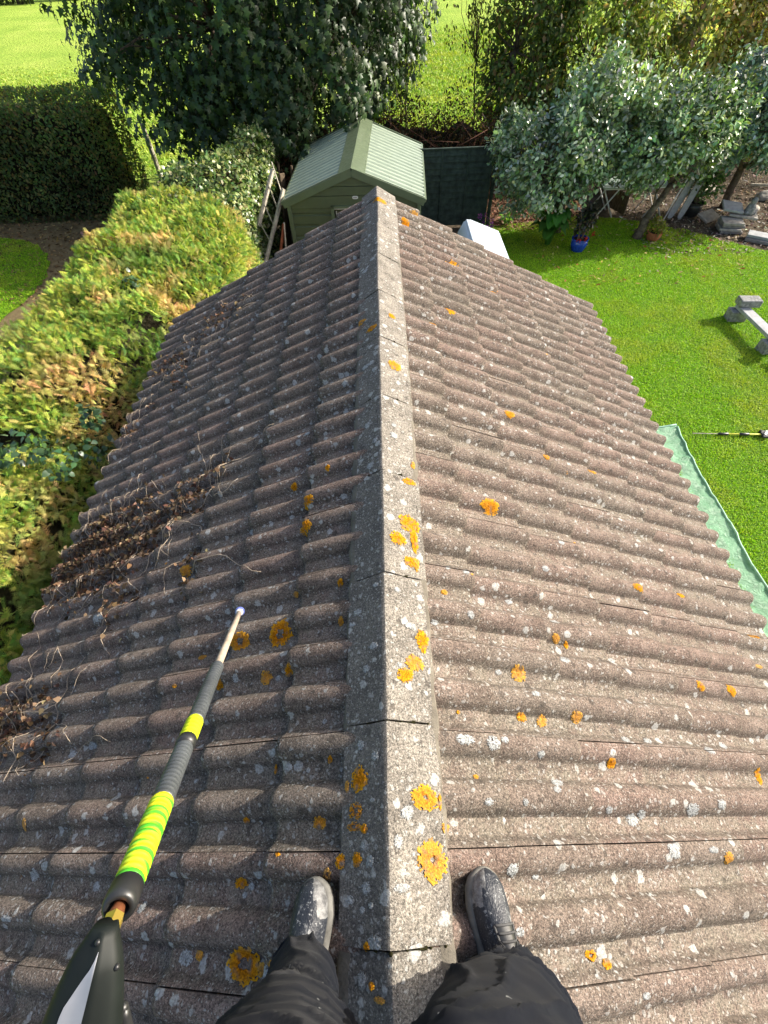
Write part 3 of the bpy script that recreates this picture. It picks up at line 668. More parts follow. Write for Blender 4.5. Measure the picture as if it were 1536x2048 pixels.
def crown_leaves(name, parent, cen, rad, per, size, pal, mat, shape, droop=.4, out=.5, up=.35, ctr=None, cpal_jit=.22, stretch=(1, 1, 1)):
    """leaf clusters: cen (n,3), rad (n,), per leaves in each"""
    cen = np.asarray(cen, float); n = len(cen); rad = np.broadcast_to(rad, (n,))
    N = n * per
    d = rdir(N); rr = rng.uniform(.25, 1, N) ** .6
    i = np.repeat(np.arange(n), per)
    pos = cen[i] + d * (rad[i] * rr)[:, None] * np.array(stretch)
    ctr = cen.mean(0) if ctr is None else np.asarray(ctr)
    o = unit(pos - ctr)
    nrm = unit(out * o + .6 * d + np.array([0, 0, up]) + .45 * rdir(N))
    xd = unit(.7 * rdir(N) + .5 * o + np.array([0, 0, -droop]))
    cj = 1 + rng.normal(0, cpal_jit, n)
    col = np.clip(pick(pal, N, .16) * np.clip(cj, .5, 1.6)[i][:, None], .002, .9)
    return scatter(name, *shape, pos, xd, nrm, rng.uniform(size[0], size[1], N), col, mat, parent)

def wood(name, parent, segs, mat=None):
    mb = MB()
    for (a, b_, r0, r1, bend) in segs: limbs(mb, a, b_, r0, r1, bend)
    return mb.build(name, mat or M['bark_wood'], parent, True)

def tree_twigs(base, tops, cen, r, k=60):
    """limbs that reach from the trunk tops to the leaf clusters"""
    out = []
    idx = rng.choice(len(cen), min(k, len(cen)), replace=False)
    for i in idx:
        t = min(tops, key=lambda q: (Vector(q) - Vector(cen[i])).length)
        out.append((t, tuple(cen[i]), r * random.uniform(.5, 1), .006, .15))
    return out

# sycamore beyond the shed, its crown hanging into the picture
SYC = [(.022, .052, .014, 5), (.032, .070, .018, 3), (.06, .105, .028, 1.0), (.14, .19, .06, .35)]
bx = [-6.9, -6.4, -6.0, -5.7, -5.2, -4.7, -4.2, -3, -1.6, -.7, 0, .7, 1.3]
bz = [3.6, 2.9, 2.2, 1.7, 1.35, 1.0, .8, .9, 1.3, 1.5, 1.7, 2.4, 3.1]
cen = []
while len(cen) < 560:
    x, y, z = rng.uniform(-6.9, 1.2), rng.uniform(12.4, 17.8), rng.uniform(.9, 6.6)
    e = ((x + 3.0) / 5.0) ** 2 + ((y - 15.2) / 3.2) ** 2 + ((z - 4.6) / 4.2) ** 2
    lo = .25 + np.interp(x, bx, bz) * 1.0 + (14 - y) * .20
    if z < lo + .25 or e > 1.25 or e < .12: continue
    cen.append((x, y, z))
cen = np.array(cen)
syc = empty('sycamore_tree', (-2.3, 16.0, 0), 'huge dark green broadleaf tree with drooping lobed leaves behind the shed', 'tree')
def off(P, e): return np.asarray(P) - np.array(e.location)
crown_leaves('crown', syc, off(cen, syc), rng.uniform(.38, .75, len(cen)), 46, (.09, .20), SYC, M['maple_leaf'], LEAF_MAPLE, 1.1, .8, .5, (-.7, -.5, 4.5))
tp = [(-.6, -.6, 3.0), (.6, -.3, 3.2), (-.2, .5, 3.6), (-1.4, -.8, 3.4), (1.4, -1.0, 3.3)]
sg_ = [((0, 0, 0), (0, 0, 1.6), .30, .24, .03)] + [((0, 0, 1.5), t, .16, .09, .1) for t in tp]
wood('trunk', syc, sg_ + tree_twigs(None, tp, off(cen, syc), .05, 70))

# ivy-clad conifer hedge along the left side of the house
CON = [(.36, .42, .06, 4), (.22, .37, .06, 3.5), (.48, .46, .11, 2.8), (.10, .20, .04, 2)]
def hedge_profile(y):
    """left x, right x, top z of the clipped conifer hedge"""
    l = np.interp(y, [-2, 2, 4, 8.3, 10.5, 12.2], [-4.3, -4.25, -4.15, -4.05, -3.5, -3.0])
    r = np.interp(y, [-2, 1.2, 2.5, 4, 6.2, 7.4, 9, 12.2], [-2.75, -2.7, -2.52, -2.5, -2.05, -2.05, -2.48, -2.4])
    z = np.interp(y, [-2, 1.5, 2.2, 2.9, 4, 8, 12.2], [2.25, 2.3, 2.25, 2.05, 2.36, 2.36, 2.25])
    return l, r, z
def lump(x, y, z, f=1.0): return mnoise.noise(Vector((x * 1.3 * f, y * 1.3 * f, z * 1.3 * f))) * .6 + mnoise.noise(Vector((x * 3 * f, y * 3 * f, z * 3 * f + 7))) * .3
def hedge_points(n, y0, y1, depth=.0):
    P = []; Nn = []
    while len(P) < n:
        y = rng.uniform(y0, y1); l, r, z = hedge_profile(y); w_ = r - l
        q = rng.uniform(0, w_ + 2.4)
        if q < w_:      # top, domed
            f = q / w_; x = l + q; zz = z - .55 * max(0, f - .72) ** 1.0 * 1.6 - .25 * max(0, .18 - f)
            nn = (0.25 * (f - .5), 0, 1)
        elif q < w_ + 1.7:
            f = (q - w_); x = r + .02; zz = z - .25 - f; nn = (1, 0, .35)
        else:
            f = (q - w_ - 1.7) * 1.6; x = l; zz = z - .1 - f; nn = (-1, 0, .35)
        d = lump(x, y, zz) * .30 - depth * rng.uniform(0, 1) ** 1.5
        nn = np.array(nn) / np.linalg.norm(nn)
        P.append(np.array((x, y, zz)) + nn * d); Nn.append(nn)
    return np.array(P), np.array(Nn)
hd = empty('conifer_hedge', (-3.2, 4.0, 0), 'long clipped conifer hedge of yellow green and scorched orange sprays along the roof', 'hedge')
P, Nn = hedge_points(84000, -1.2, 8.4, .15)
kp = (fnoise(P, 2.4, 60) + .5 * fnoise(P, 5.5, 70)) > -.40; P, Nn = P[kp], Nn[kp]
n = len(P)
pt = fnoise(P, 1.15, 1) * .6 + fnoise(P, 3.2, 4) * .5
col = pick(CON, n, .2)
sc = np.clip((pt + .02) * 3.6, 0, 1)[:, None]
sc = sc * rng.uniform(.45, 1, (n, 1))
scorch = pick([(.66, .43, .19, 3), (.66, .34, .18, 1.6), (.58, .47, .18, 2.2)], n, .18)
side = (Nn[:, 0] > .6)[:, None]
col = col * (1 - sc) + scorch * sc
gr = np.clip((fnoise(P, .8, 30) - .12) * 3, 0, .8)[:, None]
col = col * (1 - gr) + pick([(.05, .15, .025, 1), (.09, .2, .03, 1)], n, .15) * gr
xd = unit(.75 * rdir(n) * np.array([1, 1, .5]) + .55 * Nn + np.array([.0, -.04, .06]))
nr = unit(.55 * Nn + .6 * rdir(n) + np.array([0, 0, .45]))
scatter('foliage', *FROND, off(P, hd), xd, nr, rng.uniform(.06, .125, n), col, M['conifer'], hd)
# solid dark core for the inner twigs and the shade among them
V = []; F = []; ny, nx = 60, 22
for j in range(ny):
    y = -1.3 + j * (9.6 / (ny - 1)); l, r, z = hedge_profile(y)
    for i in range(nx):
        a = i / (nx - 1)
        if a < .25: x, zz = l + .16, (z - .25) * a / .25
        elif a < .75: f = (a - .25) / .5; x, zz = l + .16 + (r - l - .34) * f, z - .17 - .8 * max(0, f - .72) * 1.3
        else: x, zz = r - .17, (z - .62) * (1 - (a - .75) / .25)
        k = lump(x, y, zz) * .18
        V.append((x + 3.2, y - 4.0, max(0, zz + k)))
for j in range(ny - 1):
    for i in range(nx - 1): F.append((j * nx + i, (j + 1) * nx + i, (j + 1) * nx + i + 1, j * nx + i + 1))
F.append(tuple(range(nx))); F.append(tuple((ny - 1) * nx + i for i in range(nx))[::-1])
mk('dark_twig_core', V, F, M['core'], hd, smooth=True)
# ivy growing in the conifer near the gap
iv = [(-3.05, 2.75, 2.34), (-2.8, 2.62, 2.3), (-3.3, 2.68, 2.3), (-2.55, 2.8, 2.22), (-3.0, 5.4, 2.4), (-2.7, 3.15, 2.3)]
IVY = [(.035, .075, .03, 4), (.06, .11, .04, 3), (.02, .05, .02, 3)]
crown_leaves('ivy_patch', hd, off(iv, hd), np.array([.2, .22, .16, .2, .12, .12]), 60, (.04, .075), IVY, M['glossy_leaf'], LEAF_IVY, .2, .2, .9)

# ivy mound at the far end of the hedge
im = empty('ivy_bush', (-2.8, 10.2, 0), 'pale variegated ivy bush covering the far end of the hedge beside the shed', 'bush')
VAR = [(.16, .22, .06, 3), (.26, .30, .11, 2.5), (.06, .12, .03, 3), (.035, .075, .02, 2), (.36, .38, .19, 1)]
P, Nn = hedge_points(13000, 7.9, 12.4, .2)
P[:, 0] += np.where(P[:, 1] > 10.8, .1, 0); n = len(P)
scatter('foliage', *LEAF_IVY, off(P, im), unit(.8 * rdir(n) + .4 * Nn + np.array([0, 0, -.4])), unit(.8 * Nn + .55 * rdir(n) + np.array([0, 0, .3])), rng.uniform(.05, .095, n), pick(VAR, n, .2) * np.clip(1 + .5 * fnoise(P, 1.6, 12)[:, None], .4, 1.6), M['glossy_leaf'], im)
V = []; F = []; ny = 30
for j in range(ny):
    y = 8.0 + j * (4.2 / (ny - 1)); l, r, z = hedge_profile(y)
    for i in range(nx):
        a = i / (nx - 1)
        if a < .25: x, zz = l + .16, (z - .25) * a / .25
        elif a < .75: f = (a - .25) / .5; x, zz = l + .16 + (r - l - .34) * f, z - .17 - .8 * max(0, f - .72) * 1.3
        else: x, zz = r - .17, (z - .62) * (1 - (a - .75) / .25)
        V.append((x + 2.8, y - 10.2, max(0, zz + lump(x, y, zz) * .18)))
for j in range(ny - 1):
    for i in range(nx - 1): F.append((j * nx + i, (j + 1) * nx + i, (j + 1) * nx + i + 1, j * nx + i + 1))
F.append(tuple((ny - 1) * nx + i for i in range(nx))[::-1]); F.append(tuple(range(nx)))
mk('dark_twig_core', V, F, M['core'], im, smooth=True)

# big square clipped hedge in the shade
def block_hedge(name, label, x0, x1, y0, y1, h, n, pal, mat, shape, size, cat='hedge', rough=.10):
    c = ((x0 + x1) / 2, (y0 + y1) / 2, 0); t = empty(name, c, label, cat)
    aT, aF, aS = (x1 - x0) * (y1 - y0), (x1 - x0) * h, (y1 - y0) * h
    p = np.array([aT, aF, aS * .9, aS * .7, aF * .2]); k = rng.choice(5, n, p=p / p.sum())
    a, b_ = rng.uniform(0, 1, n), rng.uniform(0, 1, n)
    X = np.where(k == 2, x1, np.where(k == 3, x0, x0 + a * (x1 - x0))); Y_ = np.where(k == 1, y0, np.where(k == 4, y1, y0 + (a if False else rng.uniform(0, 1, n)) * (y1 - y0)))
    Zz = np.where(k == 0, h, b_ * h)
    NN = np.stack([(k == 2) * 1. - (k == 3), (k == 4) * 1. - (k == 1), (k == 0) * 1.], 1)
    # soften the edges of the block
    ed = .28
    cx = np.clip(X, x0 + ed, x1 - ed); cy = np.clip(Y_, y0 + ed, y1 - ed); cz = np.minimum(Zz, h - ed)
    dv = np.stack([X - cx, Y_ - cy, Zz - cz], 1); dv = unit(dv); Q = np.stack([cx, cy, cz], 1) + dv * ed
    d = np.array([lump(*q) for q in Q]) * rough * 1.6 - rng.uniform(0, 1, n) ** 2 * .15
    Q = Q + dv * d[:, None]; Q[:, 2] = np.maximum(Q[:, 2], .02)
    col = pick(pal, n, .2) * np.clip(1 + .7 * fnoise(Q, 1.1, 40)[:, None], .45, 1.7)
    scatter('foliage', *shape, Q - np.array(c), unit(.8 * rdir(n) + .45 * dv), unit(.7 * dv + .6 * rdir(n) + np.array([0, 0, .3])), rng.uniform(size[0], size[1], n), col, mat, t)
    mb = MB(); mb.box((0, 0, (h - .3) / 2), (x1 - x0 - .5, y1 - y0 - .5, h - .3), None, .25); mb.build('dark_twig_core', M['core'], t)
    return t
block_hedge('clipped_hedge', 'tall square clipped hedge standing in shade behind the left lawn', -13.2, -6.95, 13.9, 16.3, 2.36, 24000,
            [(.14, .21, .075, 4), (.22, .23, .08, 2), (.27, .20, .08, 1.8), (.10, .16, .06, 3)], M['leaf'], LEAF_OVAL, (.06, .11))

# dark bramble and beech thicket behind the shed
th_ = empty('bramble_thicket', (0.6, 15.9, 0), 'dark reddish brown bramble thicket behind the shed and the green fence', 'bush')
nb_ = 330; cc = np.stack([rng.uniform(-3.4, 3.4, nb_), rng.uniform(14.6, 16.8, nb_), rng.uniform(.1, 1.0, nb_)], 1)
cc[:, 2] = cc[:, 2] * np.interp(cc[:, 0], [-3.4, -1, 0, 1, 2.2, 3.4], [1.7, 1.65, 1.6, 1.7, 1.65, 1.5]) + rng.normal(0, .1, nb_)
crown_leaves('foliage', th_, off(cc, th_), .34, 42, (.05, .10), [(.05, .035, .018, 4), (.085, .035, .02, 2), (.03, .05, .015, 2), (.13, .08, .03, .6)], M['leaf'], LEAF_OVAL, .3, .3, .5)
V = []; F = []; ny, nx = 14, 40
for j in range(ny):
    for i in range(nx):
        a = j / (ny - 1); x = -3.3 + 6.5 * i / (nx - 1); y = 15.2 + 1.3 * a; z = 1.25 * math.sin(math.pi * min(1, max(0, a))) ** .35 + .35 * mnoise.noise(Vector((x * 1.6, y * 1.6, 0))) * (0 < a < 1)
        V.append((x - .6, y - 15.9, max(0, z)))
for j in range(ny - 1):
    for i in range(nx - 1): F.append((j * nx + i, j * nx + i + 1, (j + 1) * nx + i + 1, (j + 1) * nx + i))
mk('dark_twig_core', V, F, M['core'], th_, smooth=True)
mb = MB()
for i in range(260):
    x = rng.uniform(-3.2, 3.3); y = rng.uniform(14.2, 16.6); h = rng.uniform(.5, 1.6)
    a = Vector((x - .6, y - 15.9, 0)); b_ = a + Vector((rng.normal(0, .5), rng.normal(-.1, .35), h)); c_ = b_ + Vector((rng.normal(0, .5), rng.normal(-.2, .4), rng.normal(0, .3)))
    q = [a.lerp(b_, t / 4) + (b_ - a).cross(Vector((0, 1, 0))) * .1 * math.sin(t / 4 * 3.14) for t in range(5)] + [c_]
    mb.tube(q, [.012, .011, .010, .008, .006, .003], 5)
mb.build('stems', simple('bramble_stem', (.12, .055, .035), .8, .2, var=.4), th_, True)

# trees and tall shrubs along the boundary on the right
def bushy_tree(name, label, x, y, z0, z1, rx, ry, ncl, per, size, pal, shape=LEAF_OVAL, mat='leaf', droop=.5, group='boundary trees on the right', crad=(.28, .55), cat='tree', trunk_r=.12, shell=.35):
    t = empty(name, (x, y, 0), label, cat, group); cen = []
    while len(cen) < ncl:
        p = rng.uniform(-1, 1, 3); e = p @ p
        if e > 1 or e < shell: continue
        q = np.array([p[0] * rx, p[1] * ry, (z0 + z1) / 2 + p[2] * (z1 - z0) / 2])
        if mnoise.noise(Vector((q[0] * .9 + x, q[1] * .9 + y, q[2] * .9))) < -.32: continue
        cen.append(q)
    cen = np.array(cen)
    crown_leaves('crown', t, cen, rng.uniform(crad[0], crad[1], ncl), per, size, pal, M[mat], shape, droop, .6, .45, (0, 0, (z0 + z1) / 2 - .3), .28)
    tops = [(rng.normal(0, rx * .3), rng.normal(0, ry * .3), z0 + (z1 - z0) * rng.uniform(.3, .6)) for _ in range(4)]
    wood('trunk', t, [((0, 0, 0), (0.02, 0, max(.4, z0 * .8)), trunk_r, trunk_r * .8, .05)] + [((0, 0, max(.38, z0 * .75)), q, trunk_r * .6, trunk_r * .35, .12) for q in tops] + tree_twigs(None, tops, cen, trunk_r * .3, 40))
    return t
OLV = [(.24, .31, .08, 4), (.36, .40, .12, 3), (.14, .20, .06, 3), (.52, .47, .17, 1.2), (.38, .25, .11, .7)]
AUT = [(.44, .40, .14, 3), (.28, .32, .10, 3), (.56, .43, .22, 1.6), (.54, .30, .18, 1), (.18, .21, .07, 2)]
DGR = [(.12, .19, .06, 4), (.18, .24, .08, 2), (.28, .27, .10, 1), (.32, .21, .11, .8)]
bushy_tree('hawthorn_tree', 'dark thin hawthorn leaning over the right end of the green fence', 4.0, 16.6, .1, 4.4, 1.15, 1.0, 190, 50, (.09, .16), DGR + [(.16, .11, .05, 1)])
bushy_tree('hazel_tree', 'olive green tree rising behind the first silver leaved apple tree', 5.9, 16.6, .1, 4.7, 1.8, 1.4, 240, 52, (.09, .17), OLV, droop=.8)
bushy_tree('field_maple_tree', 'yellowing tree behind the middle apple tree at the top edge', 8.5, 17.4, .1, 4.8, 2.0, 1.4, 260, 52, (.09, .17), AUT, droop=.7)
bushy_tree('spindle_tree', 'rusty pink and yellow autumn tree at the top right corner', 11.3, 17.0, .1, 4.6, 1.9, 1.4, 250, 52, (.09, .17), [(.60, .40, .22, 3), (.50, .44, .17, 3), (.65, .34, .22, 1.4), (.24, .27, .09, 2)], droop=.7)
bushy_tree('elder_tree', 'deep green tree behind the autumn tree at the right edge', 14.2, 18.6, .1, 5.0, 1.8, 1.4, 170, 50, (.09, .17), DGR, droop=.7)
# thin twigs with sparse leaves across the gap above the shed
sp = empty('ash_sapling', (1.9, 17.2, 0), 'sparse young tree with thin twigs in the field gap above the shed', 'tree')
cc = np.array([(rng.uniform(-1.6, 1.5), rng.uniform(-.4, .4), rng.uniform(2.0, 4.8)) for _ in range(85)]); cc = cc[(np.abs(cc[:, 0] + .05) > .65) | (cc[:, 2] > 3.5) | (rng.uniform(size=len(cc)) < .12)]
crown_leaves('crown', sp, cc, .30, 26, (.05, .10), [(.09, .10, .028, 2), (.15, .13, .04, 2), (.05, .075, .02, 3)], M['leaf'], LEAF_OVAL, .9, .2, .4)
wood('trunk', sp, [((1.15, .2, 0), (.85, .1, 2.4), .03, .018, .14), ((-1.1, .2, 0), (-.9, .1, 2.4), .03, .018, .14)] + [((.85, .1, 2.35) if c[0] > 0 else (-.9, .1, 2.35), tuple(c), .011, .003, .2) for c in cc[:44]])
# dark evergreen leaves low between sycamore and thicket
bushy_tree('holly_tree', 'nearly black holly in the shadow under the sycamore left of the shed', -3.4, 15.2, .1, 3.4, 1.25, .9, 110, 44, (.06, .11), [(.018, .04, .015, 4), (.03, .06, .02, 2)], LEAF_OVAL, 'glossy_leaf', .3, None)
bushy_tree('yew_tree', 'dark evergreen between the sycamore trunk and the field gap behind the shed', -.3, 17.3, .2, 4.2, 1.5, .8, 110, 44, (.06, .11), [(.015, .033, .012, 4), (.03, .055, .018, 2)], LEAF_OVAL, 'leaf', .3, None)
# hedgerow far across the field
for i, (x, y, s) in enumerate(((-46, 66, 3.2), (-40, 69, 2.8), (-34.5, 66, 3.0), (-30.5, 70, 2.4))):
    cen = rdir(46) * np.array([s, s * .7, s * .75]) * rng.uniform(.5, 1, (46, 1)) + np.array([0, 0, s * .8])
    t = empty('far_tree', (x, y, 0), 'small grey green tree in the hedgerow far across the field at top left', 'tree', 'far hedgerow')
    crown_leaves('crown', t, cen, .8, 26, (.3, .6), [(.05, .075, .035, 3), (.08, .095, .04, 2)], M['leaf'], LEAF_OVAL)
    wood('trunk', t, [((0, 0, 0), (0, 0, s), .2, .1, .05)])

# apple trees with grey green leaves
APL = [(.18, .28, .14, 4), (.26, .36, .21, 3), (.10, .18, .075, 3), (.36, .44, .15, 1), (.46, .51, .42, 2.2)]
def apple(label, x, y, tr, cl, ncl, per, pal):
    t = empty('apple_tree', (x, y, 0), label, 'apple tree', 'apple trees along the bed')
    cen = []
    for (cx, cy, cz, rx, ry, rz) in cl:
        m_ = 0
        while m_ < ncl * rx * ry:
            p = rng.uniform(-1, 1, 3); e = p @ p
            if e > 1 or e < .3: continue
            q = np.array([cx - x + p[0] * rx, cy - y + p[1] * ry, cz + p[2] * rz])
            if mnoise.noise(Vector((q[0] * 1.5 + x, q[1] * 1.5, q[2] * 1.5))) < -.30: continue
            cen.append(q); m_ += 1
    cen = np.array(cen)
    crown_leaves('crown', t, cen, rng.uniform(.16, .30, len(cen)), per, (.08, .135), pal, M['silver_leaf'], LEAF_OVAL, .15, .5, .5, (0, 0, 1.7), .34)
    # upright shoots that break the outline
    ns = 90; k = rng.choice(len(cen), ns); top = cen[k] + np.array([0, 0, .22])
    pp = np.concatenate([top + np.array([0, 0, j * .055]) + rng.normal(0, .012, (ns, 3)) for j in range(7)])
    scatter('shoot_leaves', *LEAF_OVAL, pp, unit(rdir(len(pp)) * np.array([1, 1, .3]) + np.array([0, 0, .55])), unit(rdir(len(pp)) + np.array([0, 0, .8])), rng.uniform(.06, .10, len(pp)), pick(pal, len(pp), .2), M['silver_leaf'], t)
    segs = [(tuple(np.array(a) - np.array([x, y, 0])), tuple(np.array(b_) - np.array([x, y, 0])), r0, r1, .08) for (a, b_, r0, r1) in tr]
    tops = [s_[1] for s_ in segs[1:]] or [segs[0][1]]
    wood('trunk', t, segs + tree_twigs(None, tops, cen, .022, 60))
    return t
apple('leafy grey green apple tree behind the blue pot, broadest of the apple trees', 4.4, 12.1,
      [((4.4, 12.1, 0), (4.3, 12.0, .7), .09, .08), ((4.3, 12.0, .65), (3.7, 11.8, 1.5), .05, .035), ((4.3, 12.0, .65), (4.7, 12.0, 1.7), .055, .035)],
      [(3.75, 11.9, 1.60, 1.3, 1.0, 1.05), (4.75, 12.1, 2.1, 1.15, .9, 1.0)], 130, 50, APL)
apple('apple tree whose bare leaning trunk rises from the lawn beside the terracotta pot', 6.2, 11.62,
      [((6.18, 11.6, 0), (6.28, 11.66, .42), .115, .09), ((6.28, 11.66, .4), (6.62, 11.85, 1.02), .088, .062), ((6.62, 11.85, 1.0), (6.1, 12.0, 1.7), .04, .025), ((6.62, 11.85, 1.0), (7.1, 12.0, 1.6), .04, .025), ((6.35, 11.7, .55), (6.25, 11.65, .95), .03, .02)],
      [(5.75, 11.9, 1.9, 1.0, .85, .88), (6.75, 12.1, 1.95, 1.0, .85, .85)], 130, 50, APL + [(.15, .19, .05, 2)])
apple('darker apple tree with hanging boughs at the right edge behind the stone pile', 9.0, 13.2,
      [((9.0, 13.2, 0), (8.9, 13.1, .9), .10, .08), ((8.9, 13.1, .85), (8.2, 12.8, 1.7), .05, .03), ((8.9, 13.1, .85), (9.6, 12.8, 1.7), .05, .03)],
      [(8.3, 12.7, 2.0, 1.25, 1.0, .95), (9.7, 12.9, 1.85, 1.25, 1.0, 1.0)], 125, 50, [(.14, .24, .15, 4), (.23, .33, .24, 3), (.08, .15, .09, 3), (.44, .50, .44, 2)])
# an apple or two still on the right hand tree, windfalls on the lawn

# ------------------------------------------------------------------ garden objects
def metal_mat(name, c, rough=.45):
    m, t, p, o = newmat(name); b = NB(t)
    n = b.noise(b.obj(), 5, 4); 
    b.l(b.ramp(n.outputs[0], [(.3, tuple(q * .9 for q in c)), (.7, tuple(q * 1.1 for q in c))]).outputs[0], p.inputs['Base Color'])
    b.l(b.ramp(b.noise(b.obj(), 14, 4).outputs[0], [(.3, rough - .12), (.7, rough + .1)]).outputs[0], p.inputs['Roughness'])
    p.inputs['Specular IOR Level'].default_value = .6; p.inputs['Coat Weight'].default_value = .15
    return m
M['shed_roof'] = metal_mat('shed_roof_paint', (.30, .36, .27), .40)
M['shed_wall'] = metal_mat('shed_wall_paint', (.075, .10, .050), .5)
M['shed_trim'] = metal_mat('shed_trim_paint', (.105, .14, .078), .45)
M['dark'] = simple('dark_void', (.012, .012, .012), .9, .1)
M['steel'] = simple('bright_steel', (.6, .6, .58), .3, .5, .6, bump=.05)
M['white_paint'] = simple('white_paint', (.72, .72, .70), .45, .4, var=.06, bump=.08)
M['text'] = simple('red_brown_letters', (.22, .07, .06), .6, .2, var=.05, bump=0)

# metal shed; local frame: x across, y along the ridge away from the house
sh = empty('metal_shed', (-.50, 9.90, 0), 'small olive green metal garden shed with a corrugated pitched roof', 'shed', rz=R(-2.6))
HW, LEN, EZ, RZ = 1.30, 3.25, 1.60, 2.10
WZ = 1.545
def corr(y): # corrugation running up the slope
    return .022 * max(-1, min(1, 1.6 * math.sin(y * 2 * math.pi / .19))) 
for sg in (-1, 1):
    V = []; F = []; ny = 420; nx = 4
    sl_len = math.hypot(HW + .07, RZ - EZ); ang = math.atan2(RZ - EZ, HW + .07)
    for j in range(ny):
        y = .03 + (LEN - .06) * j / (ny - 1); c = corr(y) + .012
        for i in range(nx):
            d = .04 + (sl_len - .05) * i / (nx - 1)
            V.append((sg * (d * math.cos(ang) + c * math.sin(ang)), y, RZ - d * math.sin(ang) + c * math.cos(ang)))
    for j in range(ny - 1):
        for i in range(nx - 1):
            f = (j * nx + i, j * nx + i + 1, (j + 1) * nx + i + 1, (j + 1) * nx + i); F.append(f if sg > 0 else f[::-1])
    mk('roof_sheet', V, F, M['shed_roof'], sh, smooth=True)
    m = Matrix.Rotation(sg * ang, 3, 'Y')
    for yy in (-.012, LEN + .012):
        mb = MB(); mb.box((sg * (HW + .07) / 2, yy, (RZ + EZ) / 2 - .035), (sl_len + .004, .024, .13), m, .004); mb.build('gable_trim', M['shed_trim'], sh)
    mb = MB(); mb.box((sg * (HW + .075), LEN / 2, EZ - .005), (.05, LEN + .046, .055), m, .004)
    mb.build('eave_trim', M['shed_trim'], sh)
    mb = MB(); mb.box((sg * .135 * math.cos(ang), LEN / 2, RZ + .034 - .135 * math.sin(ang)), (.275, LEN + .05, .006), m, .001)
    for k in range(7):
        for d in (.255,):
            mb.lathe([(0.001, .006), (.007, .005), (.011, 0)], 8, (sg * d * math.cos(ang), .12 + k * .5, RZ + .040 - d * math.sin(ang)))
    for k in range(3):
        for d in (.75, 1.2):
            y = .30 + k * 1.15
            mb.lathe([(0.001, .008), (.008, .006), (.012, 0)], 8, (sg * d * math.cos(ang), y, RZ - d * math.sin(ang) + .038))
    mb.build('ridge_cap', M['shed_trim'], sh)
def panel(name, x0, x1, z0, z1, y, ribs, ax='x'):
    V = []; F = []
    zs = []
    zz = z0
    while zz < z1 - .02:
        zs += [(zz, 0), (min(zz + .145, z1), 0), (min(zz + .16, z1), -.018), (min(zz + .185, z1), -.018)]; zz += .2
    zs.append((z1, 0))
    for z, dy in zs:
        for x in (x0, x1): V.append((x, y - dy, z) if ax == 'x' else (y - dy, x, z))
    for i in range(len(zs) - 1): F.append((i * 2, i * 2 + 1, i * 2 + 3, i * 2 + 2))
    return mk(name, V, F, M['shed_wall'], sh)
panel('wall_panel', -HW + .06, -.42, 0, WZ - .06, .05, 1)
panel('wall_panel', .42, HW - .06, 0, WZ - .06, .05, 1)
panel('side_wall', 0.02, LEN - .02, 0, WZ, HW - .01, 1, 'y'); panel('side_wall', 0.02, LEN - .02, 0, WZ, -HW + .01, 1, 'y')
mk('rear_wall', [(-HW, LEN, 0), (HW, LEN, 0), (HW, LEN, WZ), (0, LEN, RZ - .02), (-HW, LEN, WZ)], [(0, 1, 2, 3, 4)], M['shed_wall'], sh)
mb = MB()
for z0_, z1_ in ((WZ - .06, 1.68), (1.69, 1.83), (1.84, 1.98)):
    wd = lambda z: max(.02, (RZ - .035 - z) / (RZ - EZ) * (HW + .07) - .02)
    a, b_ = min(HW, wd(z0_)), min(HW, wd(z1_))
    mb.add([(-a, .028, z0_), (a, .028, z0_), (b_, .028, z1_), (-b_, .028, z1_), (-a, .055, z0_ - .012), (a, .055, z0_ - .012)], [(0, 1, 2, 3), (4, 5, 1, 0)])
mb.add([(-HW, .06, WZ - .08), (HW, .06, WZ - .08), (0, .06, RZ - .03)], [(0, 1, 2)])
mb.build('gable_panel', M['shed_wall'], sh)
for sg in (-1, 1):
    mb = MB(); mb.box((sg * (HW - .03), .02, WZ / 2), (.07, .06, WZ), None, .004); mb.build('corner_post', M['shed_trim'], sh)
mb = MB(); mb.box((-.42, .025, .76), (.06, .05, 1.52)); mb.box((.42, .025, .76), (.06, .05, 1.52)); mb.box((0, .025, 1.50), (.9, .05, .04)); mb.build('door_frame', M['shed_trim'], sh)
mb = MB(); mb.box((0, .055, .73), (.76, .02, 1.46)); dr = mb.build('door', simple('shed_door_paint', (.055, .060, .030), .5, .4), sh)
mb = MB(); mb.box((0, .004, 1.474), (.76, .012, .012)); mb.build('door_rail', M['steel'], dr)
mb = MB(); mb.box((-.35, .03, 1.39), (.022, .02, .09), None, .004); mb.build('handle', M['steel'], dr)
# white oval badge with a line of small lettering
mb = MB(); V = []; n = 28
for k in range(n):
    t = 2 * math.pi * k / n; V.append((.055 * math.copysign(abs(math.cos(t)) ** .6, math.cos(t)), 0, .026 * math.copysign(abs(math.sin(t)) ** .7, math.sin(t))))
mb.add([(v[0] + .04, .020, v[2] + 1.655) for v in V] + [(v[0] + .04, .027, v[2] + 1.655) for v in V], [tuple(range(n))] + [(k, (k + 1) % n, n + (k + 1) % n, n + k) for k in range(n)])
bd = mb.build('badge', M['white_paint'], sh)
mb = MB()
for k, q in enumerate('IOIIOI'):
    x = .04 - .033 + k * .013; 
    if q == 'I': mb.box((x, .018, 1.655), (.004, .003, .018)); mb.box((x + .003, .018, 1.655 + (.007 if k % 2 else -.007)), (.006, .003, .004))
    else: mb.box((x - .003, .018, 1.655), (.003, .003, .018)); mb.box((x + .003, .018, 1.655), (.003, .003, .018)); mb.box((x, .018, 1.662), (.006, .003, .003))
mb.build('badge_lettering', M['text'], bd)

